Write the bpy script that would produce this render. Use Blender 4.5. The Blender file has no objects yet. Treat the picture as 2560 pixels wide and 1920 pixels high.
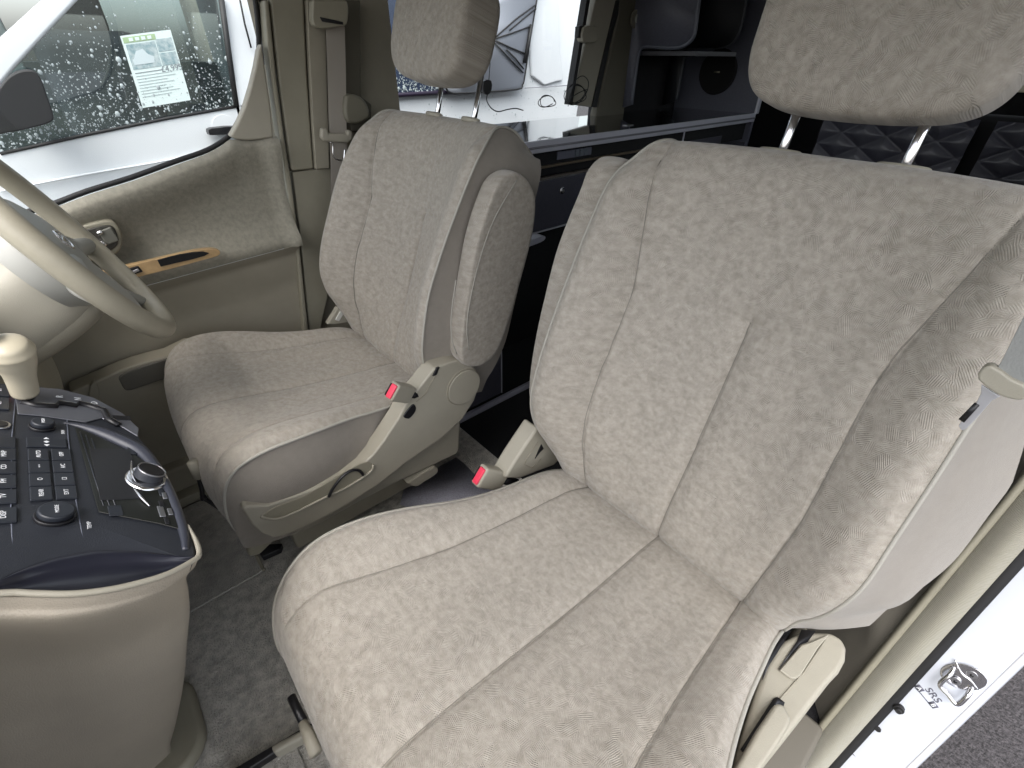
import bpy, bmesh, math, random
import numpy as np
from mathutils import Vector, Matrix
random.seed(7)
rng = np.random.default_rng(7)
sc = bpy.context.scene
COL = sc.collection
R = math.radians

# ---------------------------------------------------------------- camera
CAM_LOC = (-0.5404, -0.2287, 1.0705)
CAM_RT = (0.75258, -0.65845, 0.00768)
CAM_UP = (0.37283, 0.43568, 0.81926)
CAM_FW = (0.54279, 0.6137, -0.57338)
CAM_LENS = 16.488

cam_d = bpy.data.cameras.new('camera')
cam = bpy.data.objects.new('camera', cam_d)
COL.objects.link(cam)
cam_d.sensor_width = 36
cam_d.lens = CAM_LENS
cam_d.clip_start = 0.02
cam_d.clip_end = 500
rt, up, fw = Vector(CAM_RT), Vector(CAM_UP), Vector(CAM_FW)
cam.matrix_world = Matrix(((rt.x, up.x, -fw.x, CAM_LOC[0]), (rt.y, up.y, -fw.y, CAM_LOC[1]),
                           (rt.z, up.z, -fw.z, CAM_LOC[2]), (0, 0, 0, 1)))
sc.camera = cam

# ---------------------------------------------------------------- sky and light
w = bpy.data.worlds.new('World')
sc.world = w
w.use_nodes = True
nt = w.node_tree
nt.nodes.clear()
SUN_EL, SUN_AZ = R(62), R(238)
sky = nt.nodes.new('ShaderNodeTexSky')
sky.sky_type = 'NISHITA'
sky.sun_disc = False
sky.sun_elevation = SUN_EL
sky.sun_rotation = SUN_AZ
sky.air_density = 1.0
sky.dust_density = 4.0
sky.ozone_density = 1.0
hsv = nt.nodes.new('ShaderNodeHueSaturation')
hsv.inputs['Saturation'].default_value = 0.35
bg = nt.nodes.new('ShaderNodeBackground')
bg.inputs['Strength'].default_value = 0.15
ow = nt.nodes.new('ShaderNodeOutputWorld')
nt.links.new(sky.outputs[0], hsv.inputs['Color'])
nt.links.new(hsv.outputs[0], bg.inputs['Color'])
nt.links.new(bg.outputs[0], ow.inputs[0])
sd = bpy.data.lights.new('sun', 'SUN')
sd.energy = 0.5
sd.angle = R(80)
sd.color = (1.0, 0.97, 0.93)
sun = bpy.data.objects.new('sun', sd)
COL.objects.link(sun)
sdir = Vector((math.sin(SUN_AZ) * math.cos(SUN_EL), math.cos(SUN_AZ) * math.cos(SUN_EL), math.sin(SUN_EL)))
sun.rotation_euler = (-sdir).to_track_quat('-Z', 'Y').to_euler()
sc.view_settings.view_transform = 'Standard'
sc.view_settings.look = 'None'
sc.view_settings.exposure = 1.7
sc.view_settings.gamma = 1
sc.render.engine = 'CYCLES'
sc.cycles.max_bounces = 8
sc.cycles.diffuse_bounces = 5
sc.cycles.glossy_bounces = 4
sc.cycles.transmission_bounces = 6

# ---------------------------------------------------------------- materials
def mat(name, col, rough=0.6, metal=0.0, spec=0.5, noise=None, bump=None, col2=None, coat=0, coord='Object', sheen=0):
    """noise=(scale, amount) tone variation; bump=(scale, distance)"""
    m = bpy.data.materials.new(name)
    m.use_nodes = True
    t = m.node_tree
    b = t.nodes['Principled BSDF']
    b.inputs['Base Color'].default_value = (*col, 1)
    b.inputs['Roughness'].default_value = rough
    b.inputs['Metallic'].default_value = metal
    b.inputs['Specular IOR Level'].default_value = spec
    b.inputs['Coat Weight'].default_value = coat
    b.inputs['Sheen Weight'].default_value = sheen
    b.inputs['Sheen Roughness'].default_value = 0.5
    tc = t.nodes.new('ShaderNodeTexCoord')
    if noise:
        n = t.nodes.new('ShaderNodeTexNoise')
        n.inputs['Scale'].default_value = noise[0]
        n.inputs['Detail'].default_value = 6
        n.inputs['Roughness'].default_value = 0.65
        t.links.new(tc.outputs[coord], n.inputs['Vector'])
        r = t.nodes.new('ShaderNodeMapRange')
        r.inputs[1].default_value = 0.35
        r.inputs[2].default_value = 0.65
        t.links.new(n.outputs['Fac'], r.inputs[0])
        mx = t.nodes.new('ShaderNodeMix')
        mx.data_type = 'RGBA'
        c2 = col2 or tuple(c * (1 - noise[1]) for c in col)
        mx.inputs[6].default_value = (*col, 1)
        mx.inputs[7].default_value = (*c2, 1)
        t.links.new(r.outputs[0], mx.inputs[0])
        t.links.new(mx.outputs[2], b.inputs['Base Color'])
    if bump:
        n = t.nodes.new('ShaderNodeTexNoise')
        n.inputs['Scale'].default_value = bump[0]
        n.inputs['Detail'].default_value = 3
        t.links.new(tc.outputs[coord], n.inputs['Vector'])
        bp = t.nodes.new('ShaderNodeBump')
        bp.inputs['Distance'].default_value = bump[1]
        bp.inputs['Strength'].default_value = 1
        t.links.new(n.outputs['Fac'], bp.inputs['Height'])
        t.links.new(bp.outputs[0], b.inputs['Normal'])
    return m

def fabric(name, c1, c2, hatch=1.0):
    """velour with mottled patches and short embossed hatching whose direction changes from patch to patch (UVs in metres)"""
    m = bpy.data.materials.new(name)
    m.use_nodes = True
    t = m.node_tree
    L = t.links.new
    b = t.nodes['Principled BSDF']
    b.inputs['Roughness'].default_value = 0.9
    b.inputs['Specular IOR Level'].default_value = 0.15
    b.inputs['Sheen Weight'].default_value = 0.25
    b.inputs['Sheen Roughness'].default_value = 0.4
    tc = t.nodes.new('ShaderNodeTexCoord')
    def N(k, **kw):
        n = t.nodes.new(k)
        for a, v in kw.items():
            setattr(n, a, v)
        return n
    def M(op, a, bb=None):
        n = N('ShaderNodeMath', operation=op)
        for i, x in enumerate((a, bb)):
            if x is None: continue
            if isinstance(x, (int, float)): n.inputs[i].default_value = x
            else: L(x, n.inputs[i])
        return n.outputs[0]
    uv = tc.outputs['UV']
    dist = N('ShaderNodeTexNoise'); dist.inputs['Scale'].default_value = 40; dist.inputs['Detail'].default_value = 2
    L(uv, dist.inputs['Vector'])
    add = N('ShaderNodeVectorMath', operation='MULTIPLY_ADD')
    L(dist.outputs['Color'], add.inputs[0]); add.inputs[1].default_value = (0.02, 0.02, 0); L(uv, add.inputs[2])
    vor = N('ShaderNodeTexVoronoi'); vor.inputs['Scale'].default_value = 75
    L(add.outputs[0], vor.inputs['Vector'])
    sep = N('ShaderNodeSeparateColor'); L(vor.outputs['Color'], sep.inputs[0])
    ang = M('MULTIPLY', sep.outputs[0], 6.28)
    su = N('ShaderNodeSeparateXYZ'); L(uv, su.inputs[0])
    s1 = M('MULTIPLY', su.outputs[0], M('COSINE', ang)); s2 = M('MULTIPLY', su.outputs[1], M('SINE', ang))
    wave = M('SINE', M('MULTIPLY', M('ADD', s1, s2), 3100.0))
    big = N('ShaderNodeTexNoise'); big.inputs['Scale'].default_value = 75; big.inputs['Detail'].default_value = 4; big.inputs['Roughness'].default_value = 0.62
    L(uv, big.inputs['Vector'])
    br = N('ShaderNodeMapRange'); br.inputs[1].default_value = 0.38; br.inputs[2].default_value = 0.64
    L(big.outputs['Fac'], br.inputs[0])
    mid = N('ShaderNodeTexNoise'); mid.inputs['Scale'].default_value = 130; mid.inputs['Detail'].default_value = 4
    L(uv, mid.inputs['Vector'])
    mr = N('ShaderNodeMapRange'); mr.inputs[1].default_value = 0.35; mr.inputs[2].default_value = 0.65
    L(mid.outputs['Fac'], mr.inputs[0])
    tone = M('ADD', M('MULTIPLY', br.outputs[0], 0.62), M('MULTIPLY', mr.outputs[0], 0.38))
    wv = M('MULTIPLY', wave, M('ADD', M('MULTIPLY', sep.outputs[1], 0.8), 0.1))
    tone2 = M('ADD', tone, M('MULTIPLY', wv, 0.19 * hatch))
    mx = N('ShaderNodeMix', data_type='RGBA'); mx.clamp_factor = True
    mx.inputs[6].default_value = (*c1, 1); mx.inputs[7].default_value = (*c2, 1)
    L(tone2, mx.inputs[0]); L(mx.outputs[2], b.inputs['Base Color'])
    fine = N('ShaderNodeTexNoise'); fine.inputs['Scale'].default_value = 900; L(uv, fine.inputs['Vector'])
    hgt = M('ADD', M('MULTIPLY', wv, -0.8 * hatch), M('ADD', M('MULTIPLY', fine.outputs['Fac'], 0.9), M('MULTIPLY', mr.outputs[0], 0.8)))
    bp = N('ShaderNodeBump'); bp.inputs['Distance'].default_value = 0.00036
    L(hgt, bp.inputs['Height']); L(bp.outputs[0], b.inputs['Normal'])
    return m

FAB = fabric('seat_velour', (0.400, 0.367, 0.322), (0.285, 0.261, 0.221))
FABD = fabric('door_velour', (0.285, 0.27, 0.222), (0.215, 0.205, 0.168), 0.15)
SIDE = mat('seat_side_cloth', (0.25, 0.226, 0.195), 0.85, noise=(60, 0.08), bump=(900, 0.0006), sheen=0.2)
PIPE = mat('piping', (0.36, 0.345, 0.305), 0.8, bump=(700, 0.0005))
SEAM = mat('seam_shade', (0.21, 0.195, 0.17), 0.9)  # darker tubes laid in the seam grooves: crease shade put into colour
PLA = mat('beige_plastic', (0.335, 0.313, 0.255), 0.5, noise=(25, 0.05), bump=(900, 0.0003))
PLAD = mat('beige_trim_plastic', (0.265, 0.248, 0.190), 0.55, noise=(12, 0.10), bump=(800, 0.0004))
PLAG = mat('grey_beige_trim', (0.285, 0.262, 0.205), 0.6, noise=(9, 0.1), bump=(700, 0.0004))
VINYL = mat('console_side_plastic', (0.37, 0.33, 0.27), 0.5, noise=(5, 0.12), bump=(650, 0.0007))
WHEEL = mat('steering_leather', (0.40, 0.37, 0.29), 0.42, bump=(500, 0.0003), noise=(30, 0.08))
HUB = mat('hub_plastic', (0.40, 0.40, 0.37), 0.4, bump=(900, 0.0002))
NAVY = mat('navy_soft_plastic', (0.022, 0.025, 0.033), 0.5, noise=(20, 0.2), bump=(900, 0.0003))
NAVY2 = mat('navy_button', (0.016, 0.019, 0.026), 0.42)
BLACK = mat('black_plastic', (0.008, 0.008, 0.01), 0.4)
BLACKM = mat('black_matt', (0.006, 0.006, 0.007), 0.9, noise=(30, .3))
GLOSSB = mat('gloss_black_glass', (0.004, 0.004, 0.005), 0.06, coat=0.5)
CHROME = mat('chrome', (0.75, 0.75, 0.77), 0.12, 1.0)
STEEL = mat('brushed_steel', (0.45, 0.45, 0.47), 0.32, 1.0)
ALU = mat('aluminium_edging', (0.50, 0.50, 0.56), 0.4, 0.3)
RED = mat('red_release', (0.75, 0.05, 0.10), 0.35)
WHITEP = mat('white_car_paint', (0.78, 0.80, 0.82), 0.25, coat=0.6)
WPRINT = mat('white_print', (0.75, 0.77, 0.8), 0.5)
CARPET = mat('grey_carpet', (0.60, 0.575, 0.52), 0.95, noise=(45, 0.5), bump=(260, 0.006), sheen=0.3)
MATC = mat('mat_carpet', (0.46, 0.44, 0.40), 0.95, noise=(30, 0.4), bump=(260, 0.006), sheen=0.3)
BLUEC = mat('blue_grey_floor', (0.42, 0.42, 0.50), 0.8, noise=(300, 0.35), bump=(500, 0.001))
REARF = mat('black_carpet', (0.006, 0.006, 0.008), 0.95, noise=(200, 0.4), bump=(300, .002))
SLATE = mat('slate_board', (0.06, 0.06, 0.078), 0.45, noise=(150, 0.2))
SLATEL = mat('slate_board_light', (0.12, 0.125, 0.16), 0.5, noise=(150, 0.15))
WOOD = mat('light_wood', (0.56, 0.38, 0.19), 0.3, noise=(22, 0.35), coat=0.5)
RUB = mat('black_rubber', (0.012, 0.012, 0.013), 0.6)
ROOFM = mat('headlining', (0.55, 0.54, 0.50), 0.9)
DARKW = mat('dark_lining', (0.012, 0.012, 0.015), 0.9, noise=(40, .3))
QUILT = mat('quilted_black_leather', (0.045, 0.045, 0.062), 0.45, coat=.2, bump=(300, 0.0004))
ASPH = mat('asphalt', (0.075, 0.068, 0.072), 0.85, noise=(110, 0.75), bump=(140, 0.01))
STONE = mat('pale_stone', (0.42, 0.38, 0.31), 0.8, noise=(6, 0.25), bump=(40, 0.01))
BELT = mat('belt_webbing', (0.30, 0.275, 0.24), 0.7, bump=(600, 0.0005))
DROP = mat('water_drop', (0.42, 0.47, 0.48), 0.15, spec=0.8)
PAPER = mat('paper', (0.72, 0.82, 0.80), 0.6)
GREENP = mat('green_print', (0.38, 0.52, 0.30), 0.6)
BLUEP = mat('photo_print', (0.22, 0.33, 0.36), 0.5, noise=(40, 0.6), col2=(0.55, 0.62, 0.62))
INKG = mat('grey_ink', (0.25, 0.28, 0.3), 0.6)
PANELG = mat('blind_panel', (0.68, 0.70, 0.76), 0.4)
BLUEG = mat('tinted_glass', (0.045, 0.06, 0.10), 0.05, spec=0.8, coat=0.6)

def glassmat(name, tint, rough=0.02, ior=1.5):
    m = bpy.data.materials.new(name)
    m.use_nodes = True
    t = m.node_tree
    t.nodes.remove(t.nodes['Principled BSDF'])
    tr = t.nodes.new('ShaderNodeBsdfTransparent'); tr.inputs[0].default_value = (*tint, 1)
    gl = t.nodes.new('ShaderNodeBsdfGlossy'); gl.inputs['Roughness'].default_value = rough
    fr = t.nodes.new('ShaderNodeFresnel'); fr.inputs[0].default_value = ior
    mx = t.nodes.new('ShaderNodeMixShader')
    t.links.new(fr.outputs[0], mx.inputs[0]); t.links.new(tr.outputs[0], mx.inputs[1]); t.links.new(gl.outputs[0], mx.inputs[2])
    t.links.new(mx.outputs[0], t.nodes['Material Output'].inputs[0])
    return m
GLASS = glassmat('clear_glass', (0.93, 0.97, 0.96))
VANGL = glassmat('van_cab_glass', (0.78, 0.86, 0.86), ior=2.6)

# ---------------------------------------------------------------- object helpers
BASE = {}
def thing(name, loc, label, cat, group=None):
    o = bpy.data.objects.new(name, None)
    COL.objects.link(o)
    o.empty_display_size = 0.05
    o.location = loc
    o['label'] = label; o['category'] = cat
    if group: o['group'] = group
    BASE[o] = Vector(loc)
    return o
def link(name, me, m, parent=None, label=None, smooth=True, kind=None, bevel=0, seg=2):
    o = bpy.data.objects.new(name, me)
    COL.objects.link(o)
    if m and not me.materials: me.materials.append(m)
    if smooth:
        me.polygons.foreach_set('use_smooth', [True] * len(me.polygons))
    if parent:
        o.parent = parent
        if parent in BASE: o.location = -BASE[parent]
    if label: o['label'] = label
    if kind: o['kind'] = kind
    if bevel:
        b = o.modifiers.new('bevel', 'BEVEL'); b.width = bevel; b.segments = seg; b.limit_method = 'ANGLE'; b.angle_limit = R(35)
        wn = o.modifiers.new('wn', 'WEIGHTED_NORMAL'); wn.keep_sharp = False
    return o
def tag(o, label, cat, group=None):
    o['label'] = label; o['category'] = cat
    if group: o['group'] = group
    return o
def mesh(name, v, f):
    me = bpy.data.meshes.new(name)
    me.from_pydata([tuple(map(float, p)) for p in v], [], f)
    me.update()
    return me
def box(name, lo, hi, m, parent=None, bevel=0.003, rot=None, **k):
    (a, b, c), (d, e, f) = lo, hi
    v = [Vector(p) for p in ((a, b, c), (d, b, c), (d, e, c), (a, e, c), (a, b, f), (d, b, f), (d, e, f), (a, e, f))]
    if rot:
        cen = sum(v, Vector()) / 8
        M3 = Matrix.Rotation(rot[1], 3, rot[0])
        v = [cen + M3 @ (p - cen) for p in v]
    fs = [(0, 3, 2, 1), (4, 5, 6, 7), (0, 1, 5, 4), (1, 2, 6, 5), (2, 3, 7, 6), (3, 0, 4, 7)]
    return link(name, mesh(name, v, fs), m, parent, bevel=bevel, **k)
def obox(name, cen, ax, ay, az, m, parent=None, bevel=0.002, **k):
    """box with half-axes ax, ay, az (right-handed vectors)"""
    cen, ax, ay, az = map(Vector, (cen, ax, ay, az))
    v = [cen + sx * ax + sy * ay + sz * az for sz in (-1, 1) for sx, sy in ((-1, -1), (1, -1), (1, 1), (-1, 1))]
    fs = [(0, 3, 2, 1), (4, 5, 6, 7), (0, 1, 5, 4), (1, 2, 6, 5), (2, 3, 7, 6), (3, 0, 4, 7)]
    me = mesh(name, v, fs)
    if ax.cross(ay).dot(az) < 0: me.flip_normals()
    return link(name, me, m, parent, bevel=bevel, **k)
def smoothpoly(P, n, closed=False):
    P = np.array(P, float); k = len(P); out = []
    rngs = range(k if closed else k - 1)
    for i in rngs:
        g = (lambda j: P[j % k]) if closed else (lambda j: P[min(max(j, 0), k - 1)])
        p0, p1, p2, p3 = g(i - 1), g(i), g(i + 1), g(i + 2)
        for t in np.arange(n) / n:
            out.append(0.5 * (2 * p1 + (p2 - p0) * t + (2 * p0 - 5 * p1 + 4 * p2 - p3) * t * t + (3 * p1 - p0 - 3 * p2 + p3) * t ** 3))
    if not closed: out.append(P[-1])
    return np.array(out)
def prism(name, poly, d, m, parent=None, bevel=0.003, seg=2, holes=None, **k):
    """polygon (3D points) extruded by vector d"""
    bm = bmesh.new()
    vs = [bm.verts.new(tuple(map(float, p))) for p in poly]
    f = bm.faces.new(vs)
    r = bmesh.ops.extrude_face_region(bm, geom=[f])
    bmesh.ops.translate(bm, vec=Vector(d), verts=[x for x in r['geom'] if isinstance(x, bmesh.types.BMVert)])
    bmesh.ops.recalc_face_normals(bm, faces=bm.faces)
    me = bpy.data.meshes.new(name); bm.to_mesh(me); bm.free()
    return link(name, me, m, parent, bevel=bevel, seg=seg, **k)
def tube(name, P, r, m, parent=None, n=8, closed=False, smooth_n=0, **k):
    if smooth_n: P = smoothpoly(P, smooth_n, closed)
    P = [Vector(tuple(map(float, p))) for p in P]
    K = len(P); V = []; F = []
    rr = list(np.interp(np.linspace(0, 1, K), np.linspace(0, 1, len(r)), r)) if hasattr(r, '__len__') else [r] * K
    T = []
    for i in range(K):
        if closed: t = P[(i + 1) % K] - P[i - 1]
        else: t = P[min(i + 1, K - 1)] - P[max(i - 1, 0)]
        T.append(t.normalized())
    a = T[0].orthogonal().normalized()
    if closed:
        a = T[0].cross((P[K // 3] - P[0])).normalized()
    for i in range(K):
        a = (a - T[i] * a.dot(T[i])).normalized()
        b = T[i].cross(a)
        for j in range(n):
            q = 2 * math.pi * j / n
            V.append(P[i] + (a * math.cos(q) + b * math.sin(q)) * rr[i])
    for i in range(K if closed else K - 1):
        i2 = (i + 1) % K
        for j in range(n):
            j2 = (j + 1) % n
            F.append((i * n + j, i * n + j2, i2 * n + j2, i2 * n + j))
    if not closed:
        F.append(tuple(range(n))[::-1]); F.append(tuple((K - 1) * n + j for j in range(n)))
    return link(name, mesh(name, V, F), m, parent, **k)
def ribbon(name, P, width, thick, m, parent=None, wv=None, **k):
    """flat strap along P, width direction wv"""
    P = [Vector(p) for p in P]; K = len(P); V = []; F = []
    for i in range(K):
        t = (P[min(i + 1, K - 1)] - P[max(i - 1, 0)]).normalized()
        wd = Vector(wv); wd = (wd - t * wd.dot(t)).normalized(); nn = t.cross(wd)
        for sx, sy in ((-1, -1), (1, -1), (1, 1), (-1, 1)):
            V.append(P[i] + wd * sx * width / 2 + nn * sy * thick / 2)
    for i in range(K - 1):
        for j in range(4):
            F.append((i * 4 + j, i * 4 + (j + 1) % 4, i * 4 + 4 + (j + 1) % 4, i * 4 + 4 + j))
    F += [(3, 2, 1, 0), tuple(range(4 * K - 4, 4 * K))]
    return link(name, mesh(name, V, F), m, parent, smooth=False, **k)
def grid(name, G, m, parent=None, uv=None, flip=False, closed=False, **k):
    """G (nu, nv, 3) array"""
    nu, nv = G.shape[:2]
    V = G.reshape(-1, 3)
    idx = np.arange(nu * nv).reshape(nu, nv)
    if closed: idx = np.vstack([idx, idx[:1]])
    q = np.stack([idx[:-1, :-1], idx[1:, :-1], idx[1:, 1:], idx[:-1, 1:]], -1).reshape(-1, 4)
    if flip: q = q[:, ::-1]
    me = bpy.data.meshes.new(name)
    me.vertices.add(len(V)); me.vertices.foreach_set('co', V.astype(np.float32).ravel())
    me.loops.add(q.size); me.loops.foreach_set('vertex_index', q.astype(np.int32).ravel())
    me.polygons.add(len(q)); me.polygons.foreach_set('loop_start', np.arange(0, q.size, 4, dtype=np.int32))
    me.polygons.foreach_set('loop_total', np.full(len(q), 4, dtype=np.int32))
    me.update(calc_edges=True)
    if uv is not None:
        l = me.uv_layers.new(name='UVMap')
        l.data.foreach_set('uv', uv.reshape(-1, 2)[q.ravel()].astype(np.float32).ravel())
    return link(name, me, m, parent, **k)
def ellipsoid(name, cen, rx, ry, rz, m, parent=None, p=2.0, ax=None, nu=40, nv=24, fn=None, **k):
    """superellipsoid; ax = 3 axis vectors"""
    ax = [Vector(a) for a in (ax or ((1, 0, 0), (0, 1, 0), (0, 0, 1)))]
    th = np.linspace(0, 2 * np.pi, nu, endpoint=False)[:, None]; ph = np.linspace(-np.pi / 2, np.pi / 2, nv)[None, :]
    e = 2.0 / p
    sg = lambda x: np.sign(x) * np.abs(x) ** e
    x = sg(np.cos(th)) * sg(np.cos(ph)); y = sg(np.sin(th)) * sg(np.cos(ph)); z = np.broadcast_to(sg(np.sin(ph)), x.shape)
    if fn: x, y, z = fn(x, y, z)
    A = np.array([list(a) for a in ax])
    G = np.array(cen) + (x * rx)[..., None] * A[0] + (y * ry)[..., None] * A[1] + (z * rz)[..., None] * A[2]
    uv = np.stack([y * ry + 0 * x, z * rz], -1)
    return grid(name, G, m, parent, uv=uv, closed=True, **k)
def text(name, s, cen, xd, yd, size, m, parent=None, depth=0.0004, off=0.0006, **k):
    cu = bpy.data.curves.new(name, 'FONT'); cu.body = s; cu.size = size; cu.align_x = 'CENTER'; cu.align_y = 'CENTER'; cu.extrude = depth
    tmp = bpy.data.objects.new('tmp', cu); COL.objects.link(tmp)
    dg = bpy.context.evaluated_depsgraph_get()
    me = bpy.data.meshes.new_from_object(tmp.evaluated_get(dg))
    bpy.data.objects.remove(tmp)
    xd, yd = Vector(xd).normalized(), Vector(yd).normalized(); zd = xd.cross(yd).normalized(); c = Vector(cen) + zd * off
    M4 = Matrix(((xd.x, yd.x, zd.x, c.x), (xd.y, yd.y, zd.y, c.y), (xd.z, yd.z, zd.z, c.z), (0, 0, 0, 1)))
    me.transform(M4)
    return link(name, me, m, parent, smooth=False, **k)
def disc(name, cen, nrm, r, h, m, parent=None, n=32, bevel=0.001, rx=None, xd=None, **k):
    nrm = Vector(nrm).normalized(); a = Vector(xd).normalized() if xd else nrm.orthogonal().normalized(); b = nrm.cross(a); ry = r; rx = rx or r
    P = [Vector(cen) + a * rx * math.cos(2 * math.pi * i / n) + b * ry * math.sin(2 * math.pi * i / n) for i in range(n)]
    return prism(name, P, nrm * h, m, parent, bevel=bevel, **k)
sstep = lambda x: np.clip(x, 0, 1) ** 2 * (3 - 2 * np.clip(x, 0, 1))
def polydist(U, V, poly):
    d = np.full(U.shape, 9.0)
    for (a, b), (c, e) in zip(poly[:-1], poly[1:]):
        dx, dy = c - a, e - b; L2 = dx * dx + dy * dy + 1e-12
        t = np.clip(((U - a) * dx + (V - b) * dy) / L2, 0, 1)
        d = np.minimum(d, np.hypot(U - a - t * dx, V - b - t * dy))
    return d

# ================================================================ ground
gm = mesh('ground', [(-60, -60, -0.47), (60, -60, -0.47), (60, 60, -0.47), (-60, 60, -0.47)], [(0, 1, 2, 3)])
link('ground', gm, ASPH, smooth=False, kind='structure')

# ================================================================ campervan shell
van = thing('camper_van', (0.6, 0.4, -0.1), 'interior shell of the beige lined campervan with its roof, pillars and rear walls', 'campervan')
# roof: headlining above the cab and the rear
box('roof', (-0.80, -0.52, 1.46), (2.7, 1.36, 1.52), ROOFM, van, bevel=0.01)
box('door_header', (-1.15, -0.52, 1.31), (0.55, -0.47, 1.46), ROOFM, van, bevel=0.012)
box('door_header', (-1.15, 1.27, 1.39), (0.02, 1.33, 1.46), ROOFM, van, bevel=0.012)
box('side_wall', (0.42, -0.505, -0.10), (0.74, -0.45, 1.46), DARKW, van, bevel=0.004)
# driver side wall below the rear window, and around it
box('side_wall', (0.2, 1.30, -0.10), (2.7, 1.36, 0.80), DARKW, van, bevel=0.004)
box('side_wall', (1.30, 1.27, 0.80), (2.7, 1.36, 1.46), DARKW, van, bevel=0.004)
box('side_wall', (0.02, 1.30, 1.34), (1.30, 1.36, 1.46), ROOFM, van, bevel=0.004)
box('rear_wall', (2.62, -0.5, -0.1), (2.70, 1.36, 1.00), DARKW, van, bevel=0.004)
box('rear_wall', (2.62, -0.5, 1.38), (2.70, 1.36, 1.46), DARKW, van, bevel=0.004)
box('rear_wall', (2.62, 0.50, 1.00), (2.70, 1.36, 1.38), DARKW, van, bevel=0.004)
link('added_tailgate_window', mesh('added_tailgate_window', [(2.66, -0.5, 1.0), (2.66, 0.5, 1.0), (2.66, 0.5, 1.38), (2.66, -0.5, 1.38)], [(0, 1, 2, 3)]), GLASS, van, smooth=False)  # window opening added to bring daylight to the dark bench
# passenger side wall behind the sliding-door pillar; a window sits in it
box('side_wall', (0.50, -0.52, -0.10), (2.62, -0.46, 1.0), DARKW, van, bevel=0.004)
box('side_wall', (2.25, -0.52, 1.0), (2.62, -0.46, 1.46), DARKW, van, bevel=0.004)
box('side_wall', (0.50, -0.52, 1.36), (2.25, -0.46, 1.46), DARKW, van, bevel=0.004)
link('side_window', mesh('side_window', [(0.50, -0.49, 1.0), (2.25, -0.49, 1.0), (2.25, -0.49, 1.36), (0.50, -0.49, 1.36)], [(0, 1, 2, 3)]), GLASS, van, smooth=False)
# front: dashboard slab and scuttle seen beyond the wheel, and the sill of the passenger door
db = smoothpoly([(-0.78, 0.40), (-0.80, 0.60), (-0.72, 0.72), (-0.80, 0.86), (-1.25, 0.90), (-1.30, 0.3)], 6)
prism('dashboard', [(x, 0.62, z) for x, z in db], (0, 0.62, 0), mat('dashboard_plastic', (0.55, 0.56, 0.52), 0.5, bump=(800, .0003)), van, bevel=0.005)
prism('dashboard', [(x - .08, -0.42, z) for x, z in db], (0, 0.66, 0), PLAD, van, bevel=0.005)
box('bulkhead', (-1.36, -0.5, -0.1), (-1.30, 1.3, 0.85), DARKW, van)
box('door_sill', (-1.2, -0.50, -0.16), (0.10, -0.36, -0.10), PLAD, van, bevel=0.01)

# ---------------- floors
link('floor', mesh('floor', [(-1.3, -0.35, 0), (0.16, -0.35, 0), (0.16, 1.30, 0), (-1.3, 1.30, 0)], [(0, 1, 2, 3)]), CARPET, smooth=False, kind='structure')
link('floor', mesh('floor', [(0.16, -0.46, 0), (2.62, -0.46, 0), (2.62, 1.30, 0), (0.16, 1.30, 0)], [(0, 1, 2, 3)]), REARF, smooth=False, kind='structure')

# ---------------- B pillar beside the passenger door (leans back with height)
def pillar_pt(off, y, z, dx=0):
    return (0.16 + 0.24 * z + off + dx, y, z)
zz = np.linspace(-0.45, 1.46, 60)
def pstrip(name, prof, m, parent, **k):
    """profile [(y, x offset)] swept up the pillar"""
    G = np.array([[pillar_pt(dx, y, z) for (y, dx) in prof] for z in zz])
    return grid(name, G, m, parent, **k)
def arcprof(y0, y1, bulge, n=10, base=0.0):
    return [(y0 + (y1 - y0) * t, base - bulge * math.sin(math.pi * t)) for t in np.linspace(0, 1, n)]
pillar = pstrip('door_pillar', [(-0.484, 0.30), (-0.488, 0.06), (-0.484, 0.012), (-0.478, 0.002), (-0.47, 0), (-0.418, 0.0), (-0.405, 0.004)], mat('pillar_paint', (.60, .63, .69), .25, coat=.6), van)
pillar['label'] = 'white painted pillar of the open passenger doorway'
pstrip('pillar_edge_seam', [(-0.4715, -0.0005), (-0.4735, -0.0016), (-0.4755, 0.0003)], mat('seam_sealer', (0.6, 0.6, 0.62), 0.5), pillar)
pstrip('black_seal', [(-0.4125, 0.001), (-0.4115, -0.003), (-0.405, -0.005), (-0.396, -0.004), (-0.393, 0.004)], RUB, pillar)
WS = mat('weatherstrip_cloth', (0.27, 0.258, 0.205), 0.9, noise=(12, 0.1), sheen=0.3)
ws = pstrip('weatherstrip', arcprof(-0.402, -0.362, 0.012, 12, -0.002) + [(-0.360, 0.004)], WS, pillar)
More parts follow.
